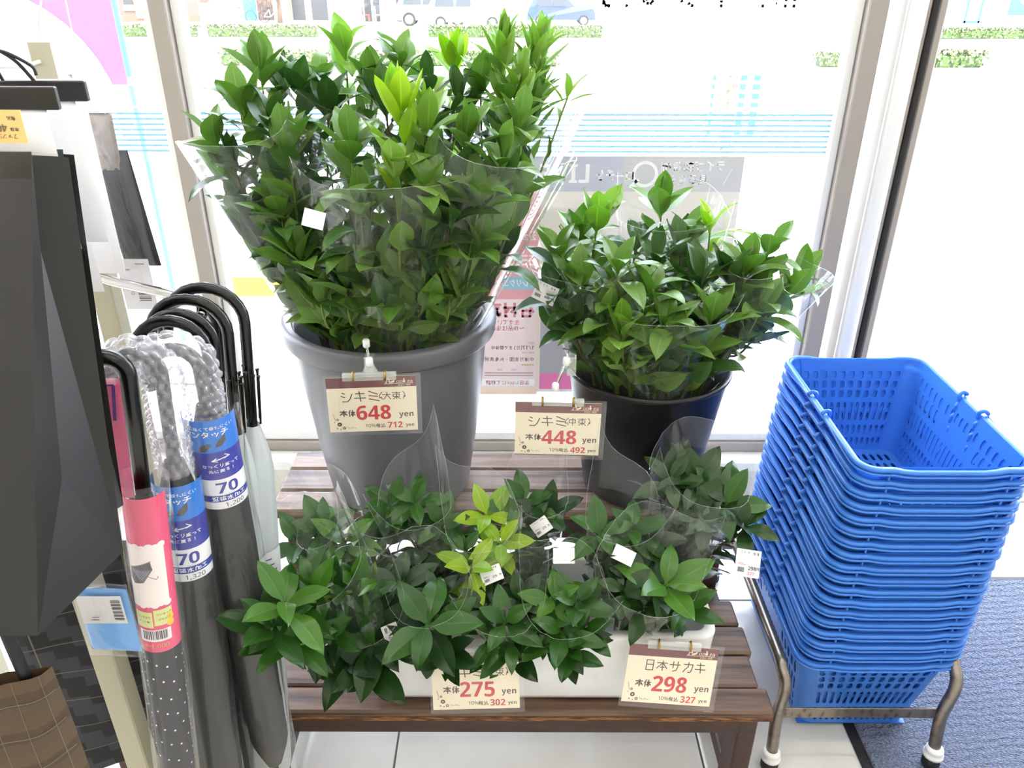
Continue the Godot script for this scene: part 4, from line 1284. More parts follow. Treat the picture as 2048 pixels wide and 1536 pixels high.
const MID_TIPS := {
	"left": [[Vector3(0.158, 0.986, -1.440), 2, "broad"], [Vector3(0.087, 0.939, -1.380), 1, "broad"], [Vector3(0.129, 0.946, -1.460), 1, "broad"], [Vector3(0.182, 0.938, -1.300), 1, "broad"], [Vector3(0.124, 0.903, -1.320), 1, "broad"], [Vector3(0.087, 0.872, -1.340), 0, "broad"], [Vector3(0.165, 0.863, -1.270), 1, "broad"], [Vector3(0.112, 0.831, -1.300), 0, "broad"]],
	"front": [[Vector3(0.239, 0.901, -1.290), 1, "broad"], [Vector3(0.189, 0.848, -1.240), 2, "broad"], [Vector3(0.262, 0.857, -1.250), 1, "broad"], [Vector3(0.309, 0.815, -1.250), 1, "broad"], [Vector3(0.234, 0.790, -1.260), 1, "broad"], [Vector3(0.343, 0.863, -1.270), 1, "broad"]],
	"right": [[Vector3(0.420, 0.917, -1.360), 1, "broad"], [Vector3(0.475, 0.935, -1.420), 1, "broad"], [Vector3(0.341, 0.898, -1.360), 0, "broad"], [Vector3(0.506, 0.866, -1.380), 1, "broad"], [Vector3(0.444, 0.861, -1.320), 1, "broad"], [Vector3(0.395, 0.903, -1.360), 0, "broad"], [Vector3(0.455, 0.794, -1.360), 0, "broad"], [Vector3(0.546, 0.870, -1.450), 1, "broad"]],
	"back": [[Vector3(0.289, 0.988, -1.520), 1, "broad"], [Vector3(0.383, 0.954, -1.500), 3, "slim"], [Vector3(0.235, 0.927, -1.460), 0, "broad"], [Vector3(0.320, 0.927, -1.460), 0, "broad"], [Vector3(0.264, 0.917, -1.400), 0, "broad"], [Vector3(0.351, 0.928, -1.520), 1, "broad"]],
}
const SMALL_TIPS := [
	[[Vector3(-0.301, 0.655, -0.800), 2, 0.082], [Vector3(-0.320, 0.621, -0.790), 1, 0.080], [Vector3(-0.322, 0.500, -1.032), 1, 0.075], [Vector3(-0.297, 0.588, -0.800), 1, 0.078], [Vector3(-0.291, 0.614, -0.880), 1, 0.065], [Vector3(-0.306, 0.480, -0.983), 0, 0.060]],
	[[Vector3(-0.368, 0.520, -1.093), 1, 0.065], [Vector3(-0.290, 0.520, -1.093), 2, 0.075], [Vector3(-0.324, 0.540, -1.102), 1, 0.060], [Vector3(-0.330, 0.500, -1.071), 0, 0.060]],
	[[Vector3(-0.236, 0.490, -0.989), 1, 0.065], [Vector3(-0.218, 0.460, -0.931), 0, 0.075], [Vector3(-0.263, 0.430, -0.923), 0, 0.070], [Vector3(-0.230, 0.420, -0.912), 0, 0.075], [Vector3(-0.264, 0.470, -0.970), 0, 0.060]],
	[[Vector3(-0.131, 0.500, -0.920), 1, 0.082], [Vector3(-0.185, 0.500, -1.008), 0, 0.060], [Vector3(-0.107, 0.440, -0.924), 0, 0.060], [Vector3(-0.127, 0.490, -0.995), 0, 0.050]],
	[[Vector3(-0.216, 0.560, -1.147), 1, 0.060], [Vector3(-0.171, 0.570, -1.141), 1, 0.060], [Vector3(-0.121, 0.540, -1.116), 1, 0.060], [Vector3(-0.151, 0.510, -1.091), 0, 0.060], [Vector3(-0.230, 0.520, -1.099), 0, 0.055]],
	[[Vector3(-0.043, 0.560, -1.118), 3, 0.060], [Vector3(-0.018, 0.540, -1.068), 3, 0.055], [Vector3(-0.066, 0.520, -1.028), 3, 0.062], [Vector3(-0.080, 0.520, -1.073), 1, 0.050]],
	[[Vector3(-0.011, 0.470, -0.954), 1, 0.060], [Vector3(-0.044, 0.480, -0.977), 0, 0.055], [Vector3(0.001, 0.430, -0.945), 1, 0.060], [Vector3(-0.032, 0.440, -0.946), 1, 0.050], [Vector3(0.013, 0.480, -0.994), 0, 0.050]],
	[[Vector3(0.023, 0.570, -1.141), 1, 0.060], [Vector3(0.062, 0.560, -1.125), 0, 0.060], [Vector3(0.032, 0.540, -1.116), 0, 0.055]],
	[[Vector3(0.070, 0.490, -0.984), 2, 0.055], [Vector3(0.106, 0.490, -0.978), 1, 0.060], [Vector3(0.081, 0.460, -0.942), 1, 0.065], [Vector3(0.118, 0.450, -0.958), 1, 0.055], [Vector3(0.058, 0.460, -0.964), 1, 0.055], [Vector3(0.093, 0.430, -0.934), 1, 0.050]],
	[[Vector3(0.150, 0.550, -1.082), 1, 0.065], [Vector3(0.206, 0.550, -1.089), 1, 0.060], [Vector3(0.188, 0.530, -1.067), 0, 0.060], [Vector3(0.239, 0.530, -1.094), 0, 0.060]],
	[[Vector3(0.252, 0.510, -0.997), 2, 0.075], [Vector3(0.185, 0.500, -0.996), 0, 0.055], [Vector3(0.216, 0.480, -0.977), 0, 0.055], [Vector3(0.285, 0.470, -0.988), 1, 0.060], [Vector3(0.198, 0.500, -1.032), 0, 0.050]],
	[[Vector3(0.280, 0.600, -1.166), 0, 0.065], [Vector3(0.327, 0.600, -1.159), 0, 0.065], [Vector3(0.373, 0.570, -1.133), 1, 0.080], [Vector3(0.331, 0.560, -1.118), 0, 0.060], [Vector3(0.403, 0.550, -1.103), 0, 0.065], [Vector3(0.306, 0.600, -1.214), 0, 0.050]],
]

var leaf_shapes := {}
var mouth := []   # [middle of the vessel's mouth in the bunch's own axes, radius, spread of the film above it], so that leaves stay inside the film
var leaf_mats := []

# a leaf along +y, its upper side towards +z, one unit long; bend curls it back, fold lifts its halves, wave ripples the margin
func leaf_mesh(wide: float, peak: float, bend: float, fold: float, wave: float, ph: float) -> ArrayMesh:
	var s := begin(true)
	var rows := 8
	var us := [-1.0, -0.09, -0.03, 0.03, 0.09, 1.0]
	var cols := [lin(Color(0.88, 0.91, 0.82)), lin(Color(0.85, 0.87, 0.83)), lin(Color(1.0, 0.99, 0.88))]
	var p := []
	var y := 0.0
	var z := 0.0
	for r in rows + 1:
		var t := float(r) / rows
		if r > 0:
			var a := bend * (t - 0.5 / rows) * 1.4 - 0.12
			y += cos(a) / rows
			z -= sin(a) / rows
		var w := 0.0
		if t < 0.1:
			w = 0.02
		elif t < 1.0:
			var q := (t - 0.1) / 0.9
			w = maxf(0.02, wide * 0.5 * pow(sin(PI * pow(q, peak)), 0.82))
			if q > 0.9:
				w *= 0.85
		else:
			w = 0.001
		var row := []
		for u in us:
			var x: float = u * w
			var zz: float = z + absf(x) * fold + wave * sin(t * 9.0 + ph + u * 1.3) * absf(u) * minf(1.0, t * 3.0)
			row.append(Vector3(x, y, zz))
		p.append(row)
	for r in rows:
		for k in 5:
			var ix := [[r, k], [r, k + 1], [r + 1, k + 1], [r + 1, k]]
			for q in [[3, 2, 1], [3, 1, 0]]:
				for m in q:
					var u: int = ix[m][1]
					s.set_color(cols[2] if u == 2 or u == 3 else (cols[0] if u == 0 or u == 5 else cols[1]))
					s.add_vertex(p[ix[m][0]][u])
	return done(s)

func leaves_setup() -> void:
	leaf_shapes["broad"] = [leaf_mesh(0.46, 0.90, 0.4, 0.22, 0.012, 0.0), leaf_mesh(0.42, 0.95, 0.8, 0.30, 0.018, 1.1), leaf_mesh(0.50, 0.82, 0.2, 0.35, 0.014, 2.0), leaf_mesh(0.44, 1.0, -0.3, 0.4, 0.02, 3.1), leaf_mesh(0.40, 0.9, 1.1, 0.25, 0.02, 4.0)]
	leaf_shapes["cup"] = [leaf_mesh(0.42, 0.78, -0.7, 0.4, 0.01, 0.5), leaf_mesh(0.38, 0.82, -0.4, 0.5, 0.012, 1.5), leaf_mesh(0.40, 0.8, 0.5, 0.4, 0.012, 2.5)]
	leaf_shapes["tight"] = [leaf_mesh(0.28, 0.8, -0.1, 0.5, 0.008, 0.2), leaf_mesh(0.26, 0.85, 0.3, 0.45, 0.008, 1.2), leaf_mesh(0.30, 0.78, -0.3, 0.55, 0.008, 2.4)]
	leaf_shapes["slim"] = [leaf_mesh(0.26, 0.85, 0.3, 0.3, 0.01, 0.4), leaf_mesh(0.24, 0.8, 0.6, 0.35, 0.012, 1.7)]
	leaf_shapes["flat"] = [leaf_mesh(0.44, 0.80, 0.35, 0.12, 0.012, 0.0), leaf_mesh(0.40, 0.86, 0.55, 0.18, 0.03, 1.4), leaf_mesh(0.46, 0.74, 0.25, 0.2, 0.018, 2.6), leaf_mesh(0.38, 0.84, 0.8, 0.16, 0.035, 3.9)]
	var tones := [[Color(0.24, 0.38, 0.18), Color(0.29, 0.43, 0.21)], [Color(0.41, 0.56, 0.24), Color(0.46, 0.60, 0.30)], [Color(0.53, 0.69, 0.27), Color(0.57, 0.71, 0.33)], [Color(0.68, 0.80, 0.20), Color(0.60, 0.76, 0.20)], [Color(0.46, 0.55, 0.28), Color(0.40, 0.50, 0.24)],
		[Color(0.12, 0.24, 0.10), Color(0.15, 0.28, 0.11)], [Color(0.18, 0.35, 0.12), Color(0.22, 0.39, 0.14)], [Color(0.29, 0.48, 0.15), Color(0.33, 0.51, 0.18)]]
	for k in tones.size():
		var two := []
		for j in 2:
			var m := mat("leaf_%d_%d" % [k, j], tones[k][j], 0.33)
			m.vertex_color_use_as_albedo = true
			m.cull_mode = BaseMaterial3D.CULL_DISABLED
			m.backlight_enabled = true
			m.backlight = tones[k][j].lightened(0.25)
			m.metallic_specular = 0.45
			two.append(m)
		leaf_mats.append(two)
	mat("young_stem", Color(0.42, 0.50, 0.18), 0.5)
	mat("woody_stem", Color(0.30, 0.24, 0.15), 0.7)

func put_leaf(stem: Node3D, kind: String, tone: int, at: Vector3, dir: Vector3, up: Vector3, length: float) -> void:
	var shapes: Array = leaf_shapes[kind]
	var o := MeshInstance3D.new()
	o.mesh = shapes[rng.randi() % shapes.size()]
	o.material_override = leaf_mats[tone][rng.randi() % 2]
	o.name = "leaf"
	stem.add_child(o, true)
	var y := dir.normalized()
	var z := (up - y * up.dot(y)).normalized()
	var x := y.cross(z)
	o.transform = Transform3D(Basis(x * length, y * length, z * length), at)

# one shoot: pts its path in the bunch's own axes; leaves from length s0 on
func shoot(t: Node3D, pts: Array, kind: String, tone: int, s0: float, step: float, size: float, open0: float, open1: float, crown: int, low_open := 1.05) -> void:
	var path := smooth_path(pts, 5)
	var s := begin(true)
	var rad := []
	for i in path.size():
		rad.append(lerpf(0.0034, 0.0016, float(i) / (path.size() - 1)))
	tube(s, path, rad, 6, false)
	var stem := part(t, "stem", s, M.young_stem if tone > 0 and tone != 5 else M.woody_stem)
	var total := 0.0
	var acc := [0.0]
	for i in path.size() - 1:
		total += path[i].distance_to(path[i + 1])
		acc.append(total)
	var at := func(d: float) -> Array:
		for i in range(1, acc.size()):
			if d <= acc[i]:
				var f: float = (d - acc[i - 1]) / maxf(1e-6, acc[i] - acc[i - 1])
				return [path[i - 1].lerp(path[i], f), (path[i] - path[i - 1]).normalized()]
		return [path[-1], (path[-1] - path[-2]).normalized()]
	var ang := rng.randf() * TAU
	var d := s0
	while d < total - 0.03:
		var q: Array = at.call(d)
		var fr := ring_frame(q[1], Vector3(0.2, 0.1, 1.0))
		ang += 2.4 + rng.randf_range(-0.3, 0.3)
		var outw: Vector3 = fr[0] * cos(ang) + fr[1] * sin(ang)
		# leaves low in the bunch are pressed upright by the film and show their paler backs
		var rise := smoothstep(s0 + 0.04, maxf(s0 + 0.1, total - 0.05), d)
		var e := lerpf(low_open * 0.42, low_open, rise) + rng.randf_range(-0.22, 0.22)
		var shade := maxi(0, tone - (1 if rng.randf() < 0.4 else 0))
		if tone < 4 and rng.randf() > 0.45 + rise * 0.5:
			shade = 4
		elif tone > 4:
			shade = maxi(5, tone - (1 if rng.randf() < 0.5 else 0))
		var long := size * rng.randf_range(0.8, 1.05)
		var way: Vector3 = q[1] * cos(e) + outw * sin(e) + Vector3(0, -0.08, 0)
		var fits := mouth.is_empty()
		for turn in 4:
			if fits:
				break
			var end: Vector3 = q[0] + way.normalized() * long - mouth[0]
			fits = Vector2(end.x, end.z).length() < mouth[1] + maxf(0.0, end.y) * mouth[2]
			if not fits:   # bend it upright and inwards
				var inw := Vector3(-end.x, 0, -end.z).normalized()
				way = (way.normalized() + Vector3(0, 0.55, 0) + inw * 0.5).normalized()
		if fits:
			put_leaf(stem, kind, shade, q[0] + outw * 0.002, way, q[1] + outw * 0.3, long)
		d += step * rng.randf_range(0.7, 1.3)
	var tip: Array = at.call(total)
	var fr := ring_frame(tip[1], Vector3(0.2, 0.1, 1.0))
	for k in crown:
		ang += TAU / 2.618 + rng.randf_range(-0.15, 0.15)
		var outw: Vector3 = fr[0] * cos(ang) + fr[1] * sin(ang)
		var e := lerpf(open1, open0, float(k) / maxf(1.0, crown - 1.0)) + rng.randf_range(-0.1, 0.1)
		put_leaf(stem, kind, tone, tip[0] - tip[1] * (crown - 1 - k) * 0.0035, tip[1] * cos(e) + outw * sin(e), tip[1], size * lerpf(1.08, 0.8, float(k) / maxf(1.0, crown - 1.0)) * rng.randf_range(0.92, 1.05))

# clear film wrapped round a bunch: from a to b, radii ra and rb, squeezed to flat along side; tall raises the edge on the side of back
func sleeve(t: Node3D, a: Vector3, b: Vector3, ra: float, rb: float, flat: float, side: Vector3, back: Vector3, tall: float, sd: int, crease := 0.010, m: Material = null) -> void:
	var s := begin(true)
	var ax := (b - a).normalized()
	var ex := (side - ax * side.dot(ax)).normalized()
	var ez := ax.cross(ex).normalized()
	var n := noise(1.0, 2, FastNoiseLite.TYPE_SIMPLEX_SMOOTH, sd)
	var length := a.distance_to(b)
	var bk := (back - ax * back.dot(ax)).normalized()
	# the film is a flat bag pulled open: two curved sheets that meet in sharp side folds
	var f := func(u: float, v: float) -> Vector3:
		var half := u * 2.0 if u < 0.5 else 2.0 - u * 2.0
		var x := cos(half * PI)
		var z := (1.0 - x * x) * flat * (1.0 if u < 0.5 else -1.0)
		var dirv := ex * x * 1.12 + ez * z
		var h := 1.0 - v
		var edge := 1.0 + (tall * maxf(0.0, dirv.dot(bk)) + tall * 0.8 * pow(x, 6.0)) / length
		var r := lerpf(ra, rb, pow(h, 0.85))
		var an := u * TAU
		var fold := absf(n.get_noise_3d(cos(an) * 2.4, sin(an) * 2.4, h * 0.6)) + 0.5 * absf(n.get_noise_3d(cos(an) * 5.0 + 9.0, sin(an) * 5.0, h * 1.1)) * (1.2 - h)
		r *= 1.0 - fold * crease * 7.0 * (0.4 + 0.6 * h) * (1.0 - x * x * 0.8)
		return a + ax * length * edge * h + dirv * r
	sheet(s, f, 72, 22)
	var o := part(t, "film_sleeve", s, m if m else M.cellophane)
	o.set_meta("label", "clear crinkled film wrapper")
	s = begin(true)
	var hem := []
	for k in 72:
		hem.append(f.call(k / 72.0, 0.0))
	tube(s, hem, 0.00028, 4, false, true)
	part(o, "hem", s, M.film_hem)

func sticker(t: Node3D, at: Vector3, right: Vector3, down: Vector3, w: float, h: float, what := "") -> void:
	var ex := right.normalized()
	var ey := (down - ex * down.dot(ex)).normalized()
	var n := ey.cross(ex).normalized()
	var bend := func(q: Vector2, layer: float) -> Vector3:
		return at + ex * (q.x - w * 0.5) + ey * (q.y - h * 0.5) + n * (0.00025 * layer - 8.0 * (q.x - w * 0.5) * (q.x - w * 0.5) * 0.35)
	var p := pen(bend)
	ink(p, Color(0.93, 0.92, 0.92), 0.0)
	p_rect(p, 0, 0, w, h, 6)
	if what != "":
		ink(p, Color(0.25, 0.25, 0.27), 1.0)
		for k in 3:
			p_jp(p, ["さ", "か", "き"][k] if what == "298" else ["し", "き", "み"][k], w * (0.14 + 0.14 * k), h * 0.06, h * 0.1, 0.1)
		p_jp(p, "国産", w * 0.66, h * 0.07, h * 0.1, 0.1, 1.0, 1.4)
		p_barcode(p, w * 0.1, h * 0.66, w * 0.36, h * 0.84)
		p_text(p, what, w * 0.52, h * 0.74, h * 0.14)
		p_jp(p, "円", w * 0.84, h * 0.60, h * 0.15, 0.13)
		if what == "298":
			ink(p, Color(0.85, 0.4, 0.45), 1.0)
			p_text(p, "327", w * 0.5, h * 0.92, h * 0.12)
		for k in 2:
			p_rect(p, w * 0.1, h * (0.5 + 0.05 * k), w * (0.3 + 0.1 * k), h * (0.52 + 0.05 * k))
	p_done(p, t, "price_sticker").set_meta("label", "small white price sticker")

func big_bunches() -> void:
	var say := {
		"left": "large leafy evergreen bunch in film at the left of the grey bucket", "front": "large evergreen bunch with yellow-green top leaves at the front of the grey bucket",
		"right": "large evergreen bunch in film at the right front of the grey bucket, stray shoot", "backleft": "large dark evergreen bunch at the back left of the grey bucket",
		"back": "large evergreen bunch at the back middle of the grey bucket, one yellow leaf on top", "backright": "tallest evergreen bunch, narrow upright leaves, at the back right of the grey bucket"}
	var top := {"left": Vector3(-0.41, 1.12, -1.34), "front": Vector3(-0.185, 1.09, -1.235), "right": Vector3(-0.03, 1.12, -1.28), "backleft": Vector3(-0.34, 1.14, -1.49), "back": Vector3(-0.16, 1.16, -1.50), "backright": Vector3(-0.01, 1.15, -1.44)}
	var c := GREY
	for k in BIG_TIPS:
		var mid := Vector3.ZERO
		for q in BIG_TIPS[k]:
			mid += q[0]
		mid /= BIG_TIPS[k].size()
		var off := Vector3(mid.x - c.x, 0, mid.z - c.z)
		var base := Vector3(c.x, 0.457, c.z) + off.limit_length(0.075)
		var t := thing("evergreen_bunch", say[k], "plant bunch", base, "large evergreen bunches in the grey bucket")
		mouth = [c + Vector3(0, 0.385, 0) - base, 0.178, 0.40]
		for q in BIG_TIPS[k]:
			var tip: Vector3 = q[0]
			var d := Vector3(tip.x - c.x, 0, tip.z - c.z)
			var rim := c + d.limit_length(0.150) * 0.92 + Vector3(0, 0.37, 0)
			var mid2 := rim.lerp(tip, 0.5) + d.normalized() * 0.02
			var kind: String = q[2]
			var crown := 7
			var size := 0.088
			if kind == "tight":
				crown = 15
				size = 0.080
			elif kind == "slim":
				crown = 5
				size = 0.065
			var pts := [Vector3.ZERO + d.limit_length(0.02), rim - base, mid2 - base, tip - base]
			var stray: bool = k == "right" and kind == "slim"
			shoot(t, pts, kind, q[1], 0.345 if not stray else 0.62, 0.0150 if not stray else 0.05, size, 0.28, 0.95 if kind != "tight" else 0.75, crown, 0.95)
		var b: Vector3 = top[k]
		var rimo := c + off.limit_length(0.07) + Vector3(0, 0.25, 0)
		sleeve(t, rimo - base, b - base + (b - rimo).normalized() * 0.02, 0.045, 0.135, 0.9, Vector3(off.z, 0, -off.x) + Vector3(0.03, 0, 0), Vector3(off.x, 0, off.z), 0.06, 11 + k.length() * 3, 0.012)
		if k == "front":
			sticker(t, Vector3(-0.292, 1.075, -1.145) - base, Vector3(0.9, -0.25, 0.0), Vector3(-0.25, -0.9, 0.2), 0.032, 0.026)

func mid_bunches() -> void:
	var say := {"left": "medium evergreen bunch in film at the left of the black bucket with a price sticker", "front": "medium evergreen bunch at the front of the black bucket", "right": "medium broad-leaved evergreen bunch leaning out at the right of the black bucket", "back": "medium evergreen bunch standing tallest at the back of the black bucket"}
	var top := {"left": Vector3(0.135, 0.90, -1.37), "front": Vector3(0.265, 0.86, -1.28), "right": Vector3(0.46, 0.90, -1.37), "back": Vector3(0.30, 0.98, -1.48)}
	var c := BLACK
	for k in MID_TIPS:
		var mid := Vector3.ZERO
		for q in MID_TIPS[k]:
			mid += q[0]
		mid /= MID_TIPS[k].size()
		var off := Vector3(mid.x - c.x, 0, mid.z - c.z)
		var base := Vector3(c.x, 0.455, c.z) + off.limit_length(0.06)
		var t := thing("evergreen_bunch", say[k], "plant bunch", base, "medium evergreen bunches in the black bucket")
		mouth = [c + Vector3(0, 0.278, 0) - base, 0.150, 0.62]
		for q in MID_TIPS[k]:
			var tip: Vector3 = q[0]
			var d := Vector3(tip.x - c.x, 0, tip.z - c.z)
			var rim := c + d.limit_length(0.125) * 0.92 + Vector3(0, 0.27, 0)
			var kind: String = q[2]
			var pts := [d.limit_length(0.015), rim - base, rim.lerp(tip, 0.5) + d.normalized() * 0.015 - base, tip - base]
			shoot(t, pts, kind, q[1], 0.240, 0.0135, 0.094, 0.35, 1.05, 7 if kind != "slim" else 5, 0.95)
		var b: Vector3 = top[k]
		var rimo := c + off.limit_length(0.06) + Vector3(0, 0.16, 0)
		sleeve(t, rimo - base, b - base, 0.04, 0.115, 0.9, Vector3(off.z, 0, -off.x) + Vector3(0.03, 0, 0), Vector3(off.x, 0, off.z), 0.07, 40 + k.length() * 5, 0.012)
		if k == "left":
			sticker(t, Vector3(0.058, 0.895, -1.315) - base, Vector3(0.85, -0.3, 0.3), Vector3(-0.2, -0.9, 0.1), 0.042, 0.034, "448")

func small_bunches() -> void:
	var say := ["small bunch with broad bright leaves hanging over the left end of the white box", "small evergreen bunch behind the leftmost bunch of the white box", "small bunch of dark leaves drooping over the front left of the white box",
		"small bunch topped by one large five-leaved rosette at the front of the white box", "small dark bunch in front of the grey bucket", "small bunch with lime green young leaves in the middle of the white box",
		"small bunch right above the covered price card", "small bunch in the middle of the back row, before the bare slats", "small bunch of spiky curled leaves beside the covered price card",
		"small bunch in the back row before the black bucket", "small bunch with a wide light green rosette above the rightmost price card", "small dark bunch at the right end of the back row with one big upright leaf"]
	var stick := {0: [Vector3(-0.425, 0.445, -0.972), Vector3(0.8, -0.3, 0.2), Vector3(0.1, -0.6, 0.7), ""], 1: [Vector3(-0.272, 0.53, -1.10), Vector3(0.5, -0.6, 0.3), Vector3(-0.4, -0.6, 0.5), ""], 3: [Vector3(-0.19, 0.46, -0.935), Vector3(0.35, -0.7, 0.5), Vector3(-0.8, -0.3, 0.2), "275"],
		5: [Vector3(-0.033, 0.52, -1.01), Vector3(0.8, 0.35, -0.1), Vector3(0.2, -0.6, 0.7), "275"], 7: [Vector3(0.05, 0.56, -1.085), Vector3(0.6, 0.6, 0.1), Vector3(0.3, -0.8, 0.4), "275"], 8: [Vector3(0.087, 0.535, -1.04), Vector3(0.8, 0.1, 0.1), Vector3(0.0, -0.6, 0.7), ""],
		10: [Vector3(0.185, 0.545, -1.03), Vector3(0.8, -0.25, 0.3), Vector3(0.2, -0.5, 0.7), ""], 11: [Vector3(0.385, 0.545, -1.01), Vector3(0.95, -0.18, 0.0), Vector3(-0.1, -0.8, 0.55), "298"]}
	for k in SMALL_TIPS.size():
		var mid := Vector3.ZERO
		for q in SMALL_TIPS[k]:
			mid += q[0]
		mid /= SMALL_TIPS[k].size()
		var base := Vector3(clampf(lerpf(mid.x, 0.045, 0.25), -0.2, 0.28), 0.2835, clampf(lerpf(mid.z, -1.08, 0.6), -1.13, -1.04))
		var t := thing("evergreen_bunch", say[k], "plant bunch", base, "small evergreen bunches in the white box")
		mouth = []
		for q in SMALL_TIPS[k]:
			var tip: Vector3 = q[0]
			var d := tip - base
			# the shoot rises, leans over the wall of the box and turns its head up and towards the room
			var head := (d.normalized() * 0.5 + Vector3(0, 0.75, 0.45)).normalized()
			var pts := [Vector3(d.x * 0.08, 0.0, d.z * 0.08), Vector3(d.x * 0.35, d.y * 0.62, d.z * 0.3), d - head * 0.035, d]
			var hero: bool = k == 3 and tip.y > 0.49 and tip.z > -0.95
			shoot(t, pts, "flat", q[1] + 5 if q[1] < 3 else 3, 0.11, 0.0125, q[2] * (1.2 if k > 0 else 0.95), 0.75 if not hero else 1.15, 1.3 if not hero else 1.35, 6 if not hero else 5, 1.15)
		var ax := (mid - base).normalized()
		var lean := (ax + Vector3(0, 0.35, 0.0)).normalized()
		sleeve(t, lean * 0.05, lean * (base.distance_to(mid) + 0.03), 0.02, [0.085, 0.075, 0.08, 0.08, 0.078, 0.075, 0.075, 0.07, 0.08, 0.078, 0.1, 0.105][k], 0.85, Vector3(cos([0.5, -0.7, 0.3, -0.4, 0.8, -0.6, 0.4, 0.9, -0.5, -0.8, 0.35, 0.55][k]), 0, -sin([0.5, -0.7, 0.3, -0.4, 0.8, -0.6, 0.4, 0.9, -0.5, -0.8, 0.35, 0.55][k])), Vector3(0, 0.3, -1.0), 0.10, 70 + k * 7, 0.011)
		if stick.has(k):
			var q: Array = stick[k]
			sticker(t, q[0] - base, q[1], q[2], 0.036 if k < 11 else 0.042, 0.026 if k < 11 else 0.044, q[3])

